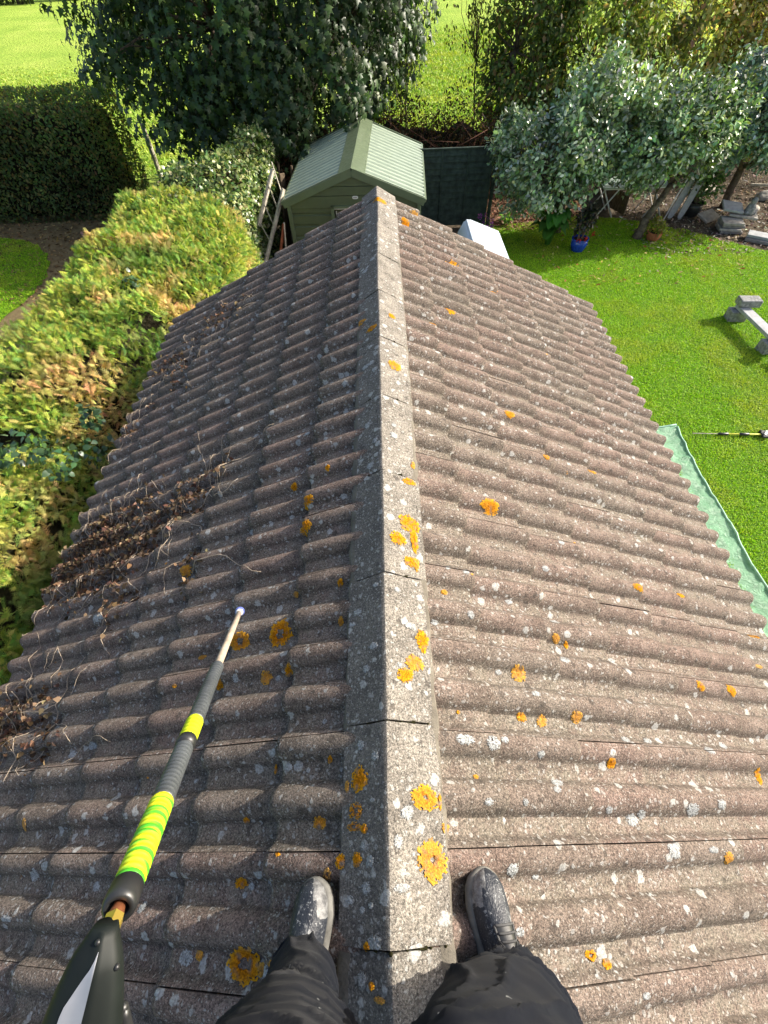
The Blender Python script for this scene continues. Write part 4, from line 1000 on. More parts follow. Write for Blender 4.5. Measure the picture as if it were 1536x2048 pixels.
# dark green lapped fence panel
M['fence'] = simple('dark_green_stain', (.040, .058, .046), .7, .25, var=.35, scale=7, bump=.5, bscale=40, bdist=.004)
fe = empty('garden_fence', (1.8, 12.6, 0), 'dark green overlapping wooden fence panel between the shed and the apple trees', 'fence')
mb = MB()
for k in range(13):
    z = .06 + k * .12
    mb.add([(-1.0, -.008, z), (.86, -.008, z), (.86, .026, z + .135), (-1.0, .026, z + .135), (-1.0, .016, z), (.86, .016, z)], [(0, 1, 2, 3), (4, 5, 1, 0)])
mb.build('boards', M['fence'], fe)
for x in (-.98, -.32, .28, .84):
    mb = MB(); mb.box((x, -.010, .81), (.042, .022, 1.6), None, .003); mb.build('batten', M['fence'], fe)
mb = MB(); mb.box((-.07, .008, 1.635), (1.9, .055, .03), None, .004); mb.build('capping', M['fence'], fe)
for x in (.93, -1.06):
    mb = MB(); mb.box((x, .02, .8), (.08, .08, 1.62), None, .006); mb.build('post', M['fence'], fe)

# wire mesh fences
M['wire'] = simple('galvanised_wire', (.12, .115, .10), .6, .4, .3, bump=0)
def mesh_fence(label, x0, x1, y, h, step=.075, slope=0):
    t = empty('wire_fence', ((x0 + x1) / 2, y, 0), label, 'fence'); w_ = x1 - x0; mb = MB()
    n = int((w_ + h) / step)
    for sg in (-1, 1):
        for k in range(n):
            a = -w_ / 2 - h + k * step if sg > 0 else -w_ / 2 + k * step
            p0 = [a, 0]; p1 = [a + sg * h, h]
            pts = []
            for q in np.linspace(0, 1, 5):
                x = p0[0] + (p1[0] - p0[0]) * q
                if -w_ / 2 <= x <= w_ / 2: pts.append((x, .004 * sg, h * q))
            if len(pts) > 1: mb.tube(pts, .0035, 4, False)
    mb.build('wire_mesh', M['wire'], t)
    for x in np.linspace(-w_ / 2, w_ / 2, max(2, int(w_ / 2) + 1)):
        mb = MB(); mb.tube([(x, .04, 0), (x, .04, h + .1)], .03, 8); mb.build('post', M['bark_wood'], t)
mesh_fence('diamond wire mesh fence in the gap right of the green panel', 2.75, 5.6, 14.9, 1.2)
mesh_fence('wire mesh fence behind the bare soil bed at the right edge', 8.6, 13.6, 14.6, 1.0)

# pale trellis leaning between the hedge and the shed
M['grey_wood'] = simple('weathered_wood', (.44, .40, .32), .85, .2, var=.22, scale=16, bump=.4, bscale=60)
tr = empty('wooden_trellis', (-2.32, 10.2, 0), 'weathered pale wooden trellis with two thick rails leaning beside the shed', 'trellis')
def rail(mb, a, b_, wd, th):
    a, b_ = Vector(a), Vector(b_); d = (b_ - a); L_ = d.length; q = d.to_track_quat('Z', 'X').to_matrix(); mb.box((a + b_) / 2, (wd, th, L_), q, .006)
A1, A0 = Vector((.22, .55, 1.9)), Vector((-.62, -1.05, .25)); B1, B0 = Vector((.45, .10, 1.72)), Vector((-.28, -.95, .22))
mb = MB(); rail(mb, A0, A1, .085, .05); mb.build('rail', M['grey_wood'], tr)
mb = MB(); rail(mb, B0, B1, .075, .05); mb.build('rail', M['grey_wood'], tr)
for k in range(7):
    t = .06 + k * .145
    mb = MB(); rail(mb, A0.lerp(A1, t + .12) + Vector((-.05, 0, .03)), B0.lerp(B1, t) + Vector((.03, 0, -.03)), .03, .018); mb.build('slat', M['grey_wood'], tr)

# odds and ends leaning in the shade between trellis and shed
M['rust_board'] = simple('red_brown_board', (.15, .045, .02), .8, .2, var=.25)
def leaning(name, label, cat, base, top, wd, th, mat, group=None, rot=0):
    a, b_ = Vector(base), Vector(top); t = MB(); d = b_ - a
    q = d.to_track_quat('Z', 'X').to_matrix() @ Matrix.Rotation(rot, 3, 'Z')
    t.box((0, 0, d.length / 2), (wd, th, d.length), None, min(th * .3, .01)); o = t.build(name, mat); o.location = a; o.rotation_euler = q.to_euler()
    return tag(o, label, cat, group)
leaning('board', 'red brown board leaning against the left wall of the shed', 'board', (-2.28, 9.2, .0), (-1.92, 9.9, 1.25), .26, .03, M['rust_board'], rot=.5)
leaning('stake', 'pale thin stake standing against the shed corner', 'stake', (-2.02, 9.6, 0), (-1.90, 9.86, 1.3), .03, .03, M['grey_wood'])
M['old_wood'] = simple('old_planks', (.12, .09, .06), .9, .15, var=.35, scale=12, bump=.5)
for k, (bx_, by, tx, ty, tz, wd) in enumerate(((-2.2, 11.4, -2.12, 11.75, 1.55, .26), (-2.05, 11.7, -1.92, 12.05, 1.6, .22), (-2.35, 11.9, -2.25, 12.15, 1.65, .24))):
    leaning('plank', ('split brown plank nearest the trellis, leaning beside the shed', 'split brown plank against the shed wall behind the trellis', 'split brown plank farthest back under the dark tree')[k], 'plank', (bx_, by, 0), (tx, ty, tz), wd, .045, M['old_wood'], 'planks leaning beside the shed', rot=.4 * k)

# white storage box with a pitched lid, just past the right slope
M['plastic'] = simple('translucent_white_plastic', (.60, .68, .74), .3, .5, var=.05, scale=3, bump=.03)
bxo = empty('storage_box', (1.98, 8.9, 0), 'white plastic storage box with a pitched lid beside the house gable', 'storage box')
mb = MB(); mb.box((0, 0, .48), (.72, 1.9, .96), None, .03); mb.build('body', M['plastic'], bxo)
mb = MB(); P = [(-.42, -1.0, .98), (.44, -1.0, .98), (.44, 1.0, .98), (-.42, 1.0, .98), (-.22, -.98, 1.24), (-.22, .98, 1.24), (-.30, .98, 1.22), (-.30, -.98, 1.22), (-.42, -1, .92), (.44, -1, .92), (.44, 1, .92), (-.42, 1, .92)]
mb.add(P, [(1, 2, 5, 4), (4, 5, 6, 7), (0, 7, 6, 3), (0, 1, 4, 7), (3, 6, 5, 2), (8, 9, 1, 0), (9, 10, 2, 1), (10, 11, 3, 2), (11, 8, 0, 3), (8, 11, 10, 9)])
lid = mb.build('lid', M['plastic'], bxo)
bm = bmesh.new(); bm.from_mesh(lid.data); bmesh.ops.bevel(bm, geom=bm.edges[:], offset=.03, segments=3, affect='EDGES'); bm.to_mesh(lid.data); bm.free(); smooth_by_angle(lid, 50)

# post in the field, stake by the left lawn
mb = MB(); mb.tube([(0, 0, 0), (.01, 0, .7), (.0, .01, 1.32)], [.075, .07, .062], 10); o = mb.build('fence_post', M['grey_wood']); o.location = (-6.94, 17.08, 0); tag(o, 'round weathered fence post standing where the pasture meets the hedges', 'post')
leaning('stake', 'short reddish stake sticking out of the dry soil by the left lawn', 'stake', (-7.05, 12.0, 0), (-7.35, 12.1, .42), .07, .05, simple('red_stake', (.3, .17, .14), .8, .2))

# stone bench parts lying on the lawn: blocks with long slabs across them
M['stone'] = simple('grey_stone', (.25, .25, .245), .9, .2, var=.3, scale=22, bump=.5, bscale=90, bdist=.003)
M['stone_pale'] = simple('pale_slab', (.36, .37, .37), .8, .25, var=.12, scale=10, bump=.35, bscale=80)
def block(name, label, cat, c, size, rz, mat, bev=.007, tilt=(0, 0), group=None):
    mb = MB(); mb.box((0, 0, 0), size, None, bev); o = mb.build(name, mat, None); o.location = c; o.rotation_euler = (tilt[0], tilt[1], R(rz)); return tag(o, label, cat, group)
block('stone_block', 'grey stone block standing on the lawn under the far end of the long slab', 'stone block', (6.82, 8.02, .10), (.32, .22, .20), -6, M['stone'])
block('stone_block', 'rough grey block laid on top of the slab, farthest from the house', 'stone block', (6.93, 8.06, .335), (.38, .22, .13), -6, M['stone'], .012)
block('stone_slab', 'long pale stone slab bridging two grey blocks on the lawn', 'stone slab', (6.90, 7.47, .235), (.20, 1.30, .06), 4, M['stone_pale'], .008)
block('stone_block', 'dark grey block standing on the lawn under the near end of the long slab', 'stone block', (6.90, 6.98, .10), (.30, .22, .20), 6, M['stone'])
block('stone_block', 'tilted dark block resting on the near end of the long slab', 'stone block', (7.0, 6.86, .33), (.26, .20, .12), 24, M['stone'], .012, (.1, -.12))
block('stone_slab', 'pale stone slab running off the right edge of the picture', 'stone slab', (7.1, 6.2, .235), (.22, 1.0, .06), 2, M['stone_pale'], .008)
block('stone_block', 'grey block holding up the slab at the right edge of the picture', 'stone block', (7.1, 5.76, .10), (.34, .22, .20), 0, M['stone'])

# green tarpaulin spread along the wall to catch debris
m, t, p, o_ = newmat('green_tarpaulin'); b = NB(t); P = b.obj()
n = b.noise(P, 5, 4, .6, .4); sp_ = b.noise(P, 40, 3, .7)
c = b.ramp(n.outputs[0], [(.3, (.13, .36, .18)), (.7, (.27, .54, .32))]).outputs[0]
c = b.mix(b.ramp(sp_.outputs[0], [(.60, 0.0), (.72, .6)]).outputs[0], c, (.5, .66, .5))
b.l(c, p.inputs['Base Color']); p.inputs['Roughness'].default_value = .4; p.inputs['Specular IOR Level'].default_value = .5; b.bump(b.noise(P, 14, 6, .75, 1.2).outputs[0], 1.0, .06, p)
M['tarp'] = m
V = []; F = []; nx, ny = 70, 190
for j in range(ny):
    y = -2.6 + 7.65 * j / (ny - 1)
    for i in range(nx):
        f = i / (nx - 1); edge = 4.46 + .05 * mnoise.noise(Vector((y * .9, 0, 4))) + .012 * mnoise.noise(Vector((y * 4, 0, 4)))
        x = 2.05 + (edge - 2.05) * f
        a = mnoise.noise(Vector((x * 2.2, y * 1.6, 0))); c_ = 1 - abs(mnoise.noise(Vector((x * 3.4 + y * .6, y * 3.2, 3)))) * 2; d = mnoise.noise(Vector((x * 11, y * 11, 6)))
        z = .05 + .06 * a + .07 * max(0, c_ - .3) + .025 * d
        z += .10 * max(0, (f - .86) / .14) ** 2 + .06 * max(0, (y - 4.75) / .3)
        V.append((x, y + .05 * mnoise.noise(Vector((x * 3, y, 8))), max(.018, z * (1 - .55 * f))))
for j in range(ny - 1):
    for i in range(nx - 1): F.append((j * nx + i, j * nx + i + 1, (j + 1) * nx + i + 1, (j + 1) * nx + i))
tp_ = empty('tarpaulin', (3.2, 1.2, 0), 'crinkled light green tarpaulin spread on the lawn along the right wall', 'tarpaulin')
V = [(a - 3.2, b_ - 1.2, c_) for a, b_, c_ in V]
s_ = mk('sheet', V, F, M['tarp'], tp_, smooth=True)
mb = MB(); mb.tube([V[j * nx + nx - 1] for j in range(0, ny, 2)], .014, 6); mb.tube([V[(ny - 1) * nx + i] for i in range(0, nx, 3)], .014, 6); mb.build('hem', simple('tarp_hem', (.26, .46, .33), .5, .4, bump=.1), tp_, True)

# telescopic tool lying on the lawn
M['black_plastic'] = simple('black_plastic', (.018, .019, .02), .4, .5, var=.2, bump=.1)
M['tool_yellow'] = simple('tool_yellow', (.62, .60, .06), .45, .4, var=.06, bump=.05)
po = empty('telescopic_pole', (5.3, 4.88, 0), 'yellow and black telescopic pole with a grey head lying on the lawn', 'pole', rz=R(-4))
def seg(name, x0, x1, r, mat, z=.05, parent=po):
    mb = MB(); mb.tube([(x0, 0, z), (x0 + .004, 0, z), (x1 - .004, 0, z), (x1, 0, z)], [r * .8, r, r, r * .8], 12); return mb.build(name, mat, parent, True)
seg('thin_rod', -.60, -.02, .007, M['grey_wood']); seg('tube', -.14, .42, .012, M['tool_yellow'])
seg('clamp', -.22, -.07, .02, M['black_plastic']); seg('clamp', .09, .23, .022, M['black_plastic'])
mb = MB(); mb.box((.45, 0, .055), (.10, .15, .035), None, .01); mb.box((.41, .055, .06), (.03, .03, .06), None, .006); hdp = mb.build('head', M['black_plastic'], po)
mb = MB(); mb.add([(.42, -.03, .09), (.53, -.05, .05), (.54, .05, .05), (.45, .02, .12), (.44, .0, .04), (.5, .06, .085)], [(0, 1, 2, 3), (0, 3, 5), (3, 2, 5), (0, 4, 1), (1, 4, 2), (4, 0, 5), (4, 5, 2)]); mb.build('blade', simple('grey_blade', (.5, .52, .53), .4, .5), po)

# ---- the bed: table, chair, pots, slabs
M['slat_green'] = simple('grey_green_slats', (.34, .42, .36), .6, .3, var=.1)
tb = empty('garden_table', (6.35, 13.05, 0), 'slatted grey green garden table with crossed white metal legs behind the apple trunk', 'table')
mb = MB()
for k in range(8): mb.box((0, -.33 + k * .094, .70), (1.75, .075, .022), None, .004)
mb.build('table_top', M['slat_green'], tb)
for x in (-.62, .62):
    for sg in (-1, 1):
        mb = MB(); mb.tube([(x + sg * .24, -.26 + .02 * sg, 0), (x - sg * .20, -.26 + .02 * sg, .68)], .017, 8); mb.build('leg', M['white_paint'], tb, True)
        mb = MB(); mb.tube([(x + sg * .24, .26 + .02 * sg, 0), (x - sg * .20, .26 + .02 * sg, .68)], .017, 8); mb.build('leg', M['white_paint'], tb, True)
mb = MB(); mb.box((0, -.335, .675), (1.6, .025, .03)); mb.box((0, .335, .675), (1.6, .025, .03)); mb.build('frame', M['white_paint'], tb)
# board resting behind
leaning('board', 'wide brown board standing on edge under the garden table', 'board', (6.1, 13.55, 0), (6.1, 13.62, .42), 2.2, .03, M['old_wood'])
ch = empty('folded_chair', (7.35, 12.65, 0), 'folded pale grey garden chair leaning at the right end of the table', 'chair')
def paddle(mb, a, b_, wd):
    a, b_ = Vector(a), Vector(b_); d = (b_ - a).normalized(); sx = d.cross(Vector((0, 1, .4))).normalized(); V = []; n = 16
    for sgn in (0, 1):
        for k in range(n):
            t = k / n * 2 * math.pi; V.append(a.lerp(b_, .5 + .5 * math.copysign(abs(math.cos(t)) ** .5, math.cos(t))) + sx * wd * math.copysign(abs(math.sin(t)) ** .6, math.sin(t)) + d.cross(sx) * .025 * sgn)
    mb.add(V, [tuple(range(n))[::-1], tuple(range(n, 2 * n))] + [(k, (k + 1) % n, n + (k + 1) % n, n + k) for k in range(n)])
M['chair_grey'] = simple('pale_grey_resin', (.30, .30, .29), .5, .4, var=.12)
mb = MB(); paddle(mb, (-.02, -.05, .02), (.28, .15, .82), .10); mb.build('backrest', M['chair_grey'], ch)
mb = MB(); paddle(mb, (.22, -.08, .02), (.50, .12, .98), .09); mb.build('seat', M['chair_grey'], ch)
mb = MB(); mb.tube([(-.15, -.1, 0), (-.02, .0, .5), (.16, .12, .9)], .015, 8); mb.tube([(-.15, -.1, .01), (-.38, -.14, .02)], .014, 8); mb.build('frame', M['white_paint'], ch, True)

M['blue_glaze'] = simple('blue_glaze', (.012, .05, .36), .18, .6, var=.2, bump=.03)
M['terracotta'] = simple('terracotta', (.34, .12, .055), .8, .25, var=.2)
M['compost'] = simple('compost', (.03, .02, .014), .95, .1)
def pot(name, label, loc, r, h, mat, cat='plant pot'):
    t = empty(name, loc, label, cat)
    mb = MB(); mb.lathe([(r * .62, 0), (r * .72, h * .05), (r * .97, h * .55), (r * .98, h * .80), (r * .93, h * .86), (r * 1.02, h * .9), (r * 1.02, h), (r * .9, h), (r * .86, h * .84), (.001, h * .84)], 28)
    o = mb.build('pot', mat, t); smooth_by_angle(o, 40)
    mb = MB(); mb.lathe([(r * .88, h * .85), (.001, h * .87)], 20); mb.build('soil', M['compost'], t)
    return t
bp = pot('flower_pot', 'glazed blue pot of dark leaves and red flowers on the lawn under the apple tree', (4.62, 11.1, 0), .19, .28, M['blue_glaze'])
cc = rdir(44) * np.array([.20, .18, .34]) * rng.uniform(.3, 1, (44, 1)) + np.array([.03, .1, .66])
crown_leaves('foliage', bp, cc, .11, 16, (.06, .10), [(.014, .022, .014, 4), (.03, .04, .02, 2), (.04, .018, .02, 1)], M['glossy_leaf'], LEAF_OVAL, .3)
cc = np.array([(-.08, -.16, .30), (.06, -.16, .33), (.26, .0, .34), (.28, .06, .32)])
crown_leaves('red_flowers', bp, cc, .04, 12, (.04, .07), [(.34, .02, .015, 3), (.45, .08, .04, 1)], M['dead'], LEAF_SMALL, 0, .8, .8)
wood('stems', bp, [((rng.normal(0, .05), rng.normal(0, .05), .2), (rng.normal(0, .14), rng.normal(.06, .12), .8), .012, .005, .1) for _ in range(9)], M['twig'])
tpot = pot('flower_pot', 'round terracotta pot with a straggly yellow green plant at the foot of the leaning trunk', (6.52, 11.5, 0), .17, .19, M['terracotta'])
cc = rdir(26) * np.array([.17, .16, .13]) + np.array([0, 0, .30])
crown_leaves('foliage', tpot, cc, .08, 14, (.04, .08), [(.16, .22, .04, 3), (.25, .24, .06, 2), (.3, .22, .08, 1)], M['leaf'], LEAF_OVAL, .1)
dpot = pot('flower_pot', 'black pot holding a glossy round leaved shrub beside the folded chair', (7.95, 12.75, 0), .2, .32, M['black_plastic'])
cc = rdir(46) * np.array([.42, .34, .36]) * rng.uniform(.4, 1, (46, 1)) + np.array([.06, .05, .72])
crown_leaves('foliage', dpot, cc, .14, 16, (.07, .12), [(.06, .13, .03, 3), (.10, .2, .04, 2), (.2, .26, .07, 1.2)], M['glossy_leaf'], LEAF_OVAL, .1)
wood('stems', dpot, [((0, 0, .25), tuple(cc[k]), .012, .004, .12) for k in range(14)], M['twig'])

def leafy(name, label, loc, n, L_, wd, pal, arch=.6, mat='glossy_leaf', h=.5):
    """rosette of broad arching leaves"""
    t = empty(name, loc, label, 'plant'); V = []; F = []; C_ = []
    for k in range(n):
        a = rng.uniform(0, 2 * math.pi); l = L_ * rng.uniform(.6, 1.1); q = rng.uniform(.3, 1); col = pick(pal, 1, .15)[0]; b0 = len(V)
        st = Vector((math.cos(a), math.sin(a), 0)); sd = Vector((-math.sin(a), math.cos(a), 0)); rise = h * rng.uniform(.5, 1.1)
        for i in range(8):
            f = i / 7; r = (.06 + q * l * f); z = rise * math.sin(min(1, f * 1.5) * math.pi * .5) - arch * l * max(0, f - .45) ** 1.5
            w_ = wd * math.sin(max(0, (f - .30) / .70) * math.pi) ** .8 * rng.uniform(.9, 1.1) + .008
            c_ = st * r + Vector((0, 0, max(.02, z)))
            for s in (-1, 0, 1): V.append(c_ + sd * w_ * s + Vector((0, 0, .03 * abs(s) * (w_ / wd)))); C_.append(col * (1.15 if s == 0 else 1))
        for i in range(7):
            for s in (0, 1): F.append((b0 + i * 3 + s, b0 + i * 3 + s + 1, b0 + (i + 1) * 3 + s + 1, b0 + (i + 1) * 3 + s))
    mk('leaves', V, F, M[mat], t, col=np.array(C_), smooth=True); return t
hs = leafy('hosta', 'big leaved green hosta at the lawn edge left of the blue pot', (4.0, 11.45, 0), 46, .55, .10, [(.06, .17, .03, 4), (.09, .22, .04, 2), (.24, .26, .05, .6)], .7, 'leaf', .75)
cc = rdir(16) * np.array([.22, .2, .12]) + np.array([0, 0, .35])
fl = empty('flowering_plant', (2.48, 11.8, 0), 'clump of purple flowers beside the white storage box', 'plant')
crown_leaves('foliage', fl, cc - np.array([0, 0, .15]), .14, 16, (.05, .09), [(.05, .10, .03, 1)], M['leaf'], LEAF_SMALL)
crown_leaves('flowers', fl, cc[:9] + np.array([0, 0, .08]), .06, 16, (.03, .055), [(.36, .06, .42, 3), (.5, .14, .5, 1)], M['dead'], LEAF_SMALL, 0, .8, .8)
fern = leafy('weed', 'low light green weed growing at the edge of the bark bed', (3.25, 12.7, 0), 22, .25, .035, [(.14, .26, .06, 1)], .5, 'leaf', .2)

# paving slabs stacked along the soil bed
M['slab'] = simple('buff_slab', (.34, .32, .28), .88, .2, var=.16, scale=10, bump=.5, bscale=60)
M['slab_dark'] = simple('grey_slab', (.24, .225, .21), .9, .2, var=.2, scale=10, bump=.5, bscale=60)
SL = [
 ('buff paving slab tilted on the soil right beside the black potted shrub', (8.25, 12.45, .10), (.42, .36, .05), 20, (.20, -.12), 'slab'),
 ('pale paving slab lying tilted on top of the tall slab stack by the grey ornament', (8.52, 12.15, .40), (.46, .40, .05), -14, (.16, .10), 'stone_pale'),
 ('bottom slab of the tall stack at the lawn corner', (8.50, 11.85, .035), (.50, .46, .05), -10, (0, 0), 'slab_dark'),
 ('second slab from the ground in the tall stack at the lawn corner', (8.46, 11.83, .095), (.48, .44, .05), -16, (.02, 0), 'slab'),
 ('third slab from the ground in the tall stack at the lawn corner', (8.50, 11.87, .155), (.50, .44, .05), -7, (0, .02), 'slab_dark'),
 ('fourth slab from the ground in the tall stack at the lawn corner', (8.47, 11.84, .215), (.46, .42, .05), -13, (.02, -.02), 'slab'),
 ('topmost flat slab of the tall stack, jutting towards the soil', (8.78, 12.02, .275), (.62, .40, .045), -24, (-.02, .04), 'slab'),
 ('lower pale slab lying along the lawn edge right of the tall stack', (8.92, 11.18, .045), (.62, .30, .06), -36, (0, 0), 'slab_dark'),
 ('upper pale slab lying along the lawn edge right of the tall stack', (8.95, 11.24, .11), (.60, .28, .055), -34, (.03, 0), 'stone_pale'),
 ('lower slab at the end of the row by the right edge of the picture', (9.36, 10.70, .045), (.5, .30, .06), -40, (0, 0), 'slab_dark'),
 ('upper slab at the end of the row by the right edge of the picture', (9.40, 10.76, .11), (.48, .28, .055), -38, (0, .03), 'stone_pale')]
for lb, c_, sz, rz, tl, mt in SL:
    block('paving_slab', lb, 'paving slab', c_, sz, rz, M[mt], .006, tl, 'paving slabs along the soil bed')
# small stone ornament on the stack: a lumpy sitting figure worn smooth
mb = MB(); mb.lathe([(.001, 0), (.10, .0), (.12, .05), (.10, .13), (.075, .19), (.05, .215), (.06, .245), (.066, .28), (.05, .32), (.02, .345), (.001, .35)], 14)
mb.lathe([(.001, 0), (.05, .01), (.05, .05), (.03, .08), (.001, .09)], 10, (.09, -.06, 0)); mb.lathe([(.001, 0), (.05, .01), (.05, .05), (.03, .08), (.001, .09)], 10, (-.09, -.05, 0))
mb.V = [(x + .02 * mnoise.noise(Vector((x * 20, y * 20, z * 20))), y + .02 * mnoise.noise(Vector((x * 20, y * 20, z * 20 + 5))), z) for x, y, z in mb.V]
o = mb.build('stone_ornament', M['stone'], None, True); o.location = (8.86, 11.98, .30); tag(o, 'small worn grey stone ornament sitting on the slab stack', 'ornament')
leaning('pole', 'pale wooden pole lying on rubble at the back of the soil bed', 'pole', (9.9, 13.9, .25), (11.4, 13.2, .35), .06, .05, M['grey_wood'])
block('wood_offcut', 'pale rectangular wooden frame lying on the soil below the right apple tree', 'wood', (8.9, 14.2, .08), (.8, .35, .06), 8, M['grey_wood'], .01)
rocks = [(10.5, 13.0, .22), (10.85, 12.7, .16), (9.6, 12.9, .12), (9.9, 12.3, .1), (10.2, 13.6, .17)]
rl = ('largest pinkish rubble lump on the soil bed at the right edge', 'broken rubble lump in front of the largest lump', 'small rubble lump left of the others near the slabs', 'smallest rubble lump nearest the lawn', 'rubble lump farthest back by the pale pole')
for (x, y, r), lb in zip(rocks, rl):
    bm = bmesh.new(); bmesh.ops.create_icosphere(bm, subdivisions=3, radius=r)
    for v in bm.verts:
        k = 1 + .35 * mnoise.noise(v.co * (2.2 / r * .5) + Vector((x, y, 0))) ; v.co = Vector((v.co.x * k * 1.2, v.co.y * k, v.co.z * k * .7))
    me = bpy.data.meshes.new('rubble'); bm.to_mesh(me); bm.free(); me.materials.append(M['slab']); o = link(bpy.data.objects.new('rubble', me)); o.location = (x, y, r * .4); tag(o, lb, 'rubble', 'rubble lumps')

# ---- dead creeper lying on the left slope
def creeper(label, pts, n_stem, n_leaf, spread, zoff=.03):
    """pts: slope places (x,y,weight) that the clump covers"""
    cx, cy = np.mean([p_[0] for p_ in pts]), np.mean([p_[1] for p_ in pts])
    t = empty('dead_creeper', (cx, cy, Z0 + cx * ST / CT), label, 'creeper', 'dead creeper on the left slope'); L0 = np.array(t.location)
    def on(x, y, h):
        x = max(min(x, -.15), -2.19); return np.array([x, y, top(x, y)[0] + h])
    mb = MB(); wts = np.array([p_[2] for p_ in pts], float); wts /= wts.sum()
    for k in range(n_stem):
        i = rng.choice(len(pts), p=wts); x, y = pts[i][0] + rng.normal(0, spread), pts[i][1] + rng.normal(0, spread)
        a = rng.uniform(0, 6.28); ln = rng.uniform(.2, .6); P_ = []
        nst = 12
        for q in range(nst):
            P_.append(on(x, y, .004 + .012 * abs(math.sin(q * .4 + k))) - L0); a += rng.normal(0, .30); x += math.cos(a) * ln / nst; y += math.sin(a) * ln / nst
        r = rng.uniform(.0010, .0026)
        mb.tube(P_, [r * (1 - .6 * q / nst) for q in range(nst)], 5)
    mb.build('stems', M['stem'], t, True)
    i = rng.choice(len(pts), n_leaf, p=wts); arr = np.array([(p_[0], p_[1]) for p_ in pts])[i] + rng.normal(0, spread * .85, (n_leaf, 2))
    pos = np.array([on(x, y, rng.uniform(.002, .018)) for x, y in arr]) - L0
    scatter('leaves', *LEAF_IVY, pos, unit(rdir(n_leaf) * np.array([1, 1, .5])), unit(rdir(n_leaf) + np.array([-.3, 0, .7])), rng.uniform(.016, .036, n_leaf),
            pick([(.12, .075, .045, 4), (.18, .115, .07, 3), (.32, .22, .13, 1.0), (.06, .042, .03, 2.4)], n_leaf, .2), M['dead'], t)
    return t
creeper('dry clump of dead creeper far along the eave, nearest the hedge corner', [(-1.5, 3.86, 2), (-1.3, 3.8, 1), (-1.62, 3.7, 1.5), (-1.88, 3.53, 2), (-2.0, 3.5, 2), (-1.75, 3.3, 1)], 30, 420, .085)
creeper('wispy strand of dead creeper on the eave between the two larger clumps', [(-2.08, 2.7, 2), (-2.13, 2.72, 2), (-1.95, 2.95, 1), (-1.72, 3.05, .7)], 14, 90, .05)
creeper('largest mat of dead creeper and brown leaves at mid slope', [(-1.46, 1.45, 2), (-1.9, 1.66, 3), (-2.0, 1.52, 3), (-1.75, 1.55, 3), (-1.3, 1.55, 1.2), (-1.14, 1.61, .7), (-2.08, 1.4, 2), (-1.6, 1.3, 1.6), (-1.45, 1.06, .5), (-1.85, 1.25, 1), (-1.6, 1.75, 1.2)], 120, 2900, .10)
creeper('long thin dead strand reaching up the slope from the largest mat', [(-.97, 1.78, 1), (-1.1, 1.7, 1.3), (-1.22, 1.62, 1), (-.98, 1.05, .8), (-1.0, 1.2, .8)], 14, 160, .05)
creeper('nearest clump of dead creeper on the eave at the left edge of the picture', [(-1.93, .52, 2), (-1.8, .6, 1), (-1.98, .42, 2), (-1.6, .37, .8), (-2.05, .55, 2), (-1.75, .45, 1)], 28, 460, .075)

# ------------------------------------------------------------------ the person standing astride the ridge
def np_smooth(o): o.data.polygons.foreach_set('use_smooth', np.ones(len(o.data.polygons), dtype=bool)); return o
def remesh(mb, voxel, it=4, name='body'):
    """melts overlapping tubes into one continuous skin"""
    me = bpy.data.meshes.new('tmp'); me.from_pydata(mb.V, [], mb.F); o = bpy.data.objects.new('tmp', me); COL.objects.link(o)
    m = o.modifiers.new('r', 'REMESH'); m.mode = 'VOXEL'; m.voxel_size = voxel
    s = o.modifiers.new('s', 'SMOOTH'); s.factor = .6; s.iterations = it
    dg = bpy.context.evaluated_depsgraph_get(); ev = o.evaluated_get(dg); m2 = bpy.data.meshes.new_from_object(ev)
    bpy.data.objects.remove(o); bpy.data.meshes.remove(me)
    n = len(m2.vertices); V = np.zeros(n * 3); m2.vertices.foreach_get('co', V); Nn = np.zeros(n * 3); m2.vertices.foreach_get('normal', Nn)
    return m2, V.reshape(-1, 3), Nn.reshape(-1, 3)
def ball(mb, c, r, sq=(1, 1, 1), seg=14):
    V = []; F = []
    for i in range(seg + 1):
        a = math.pi * i / seg
        for k in range(seg): V.append((c[0] + r * sq[0] * math.sin(a) * math.cos(2 * math.pi * k / seg), c[1] + r * sq[1] * math.sin(a) * math.sin(2 * math.pi * k / seg), c[2] + r * sq[2] * math.cos(a)))
    for i in range(seg):
        for k in range(seg): F.append((i * seg + k, (i + 1) * seg + k, (i + 1) * seg + (k + 1) % seg, i * seg + (k + 1) % seg))
    mb.add(V, F)
def limb(mb, pts, rad, n=10, seg=16):
    """tapered limb through the joints, rounded at both ends"""
    P = [Vector(p) for p in pts]; out = []; rr = []
    for i in range(len(P) - 1):
        for k in range(n): t = k / n; out.append(P[i].lerp(P[i + 1], t)); rr.append(rad[i] + (rad[i + 1] - rad[i]) * (t * t * (3 - 2 * t)))
    out.append(P[-1]); rr.append(rad[-1])
    for _ in range(2):
        out = [out[0]] + [(out[i - 1] + out[i] * 2 + out[i + 1]) / 4 for i in range(1, len(out) - 1)] + [out[-1]]
    mb.tube(out, rr, seg); ball(mb, out[0], rr[0]); ball(mb, out[-1], rr[-1])

pe = empty('person', (0, -.28, 3.45), 'person in dark work trousers and worn trainers standing astride the roof ridge', 'person'); PL = Vector(pe.location)
def placed(o): o.parent = pe; o.location = -PL; return o
def setmesh(name, me, V, mat):
    me.vertices.foreach_set('co', V.astype(np.float32).ravel()); me.materials.clear(); me.materials.append(mat); me.update()
    me.name = name; o = bpy.data.objects.new(name, me); COL.objects.link(o); np_smooth(o); return placed(o)

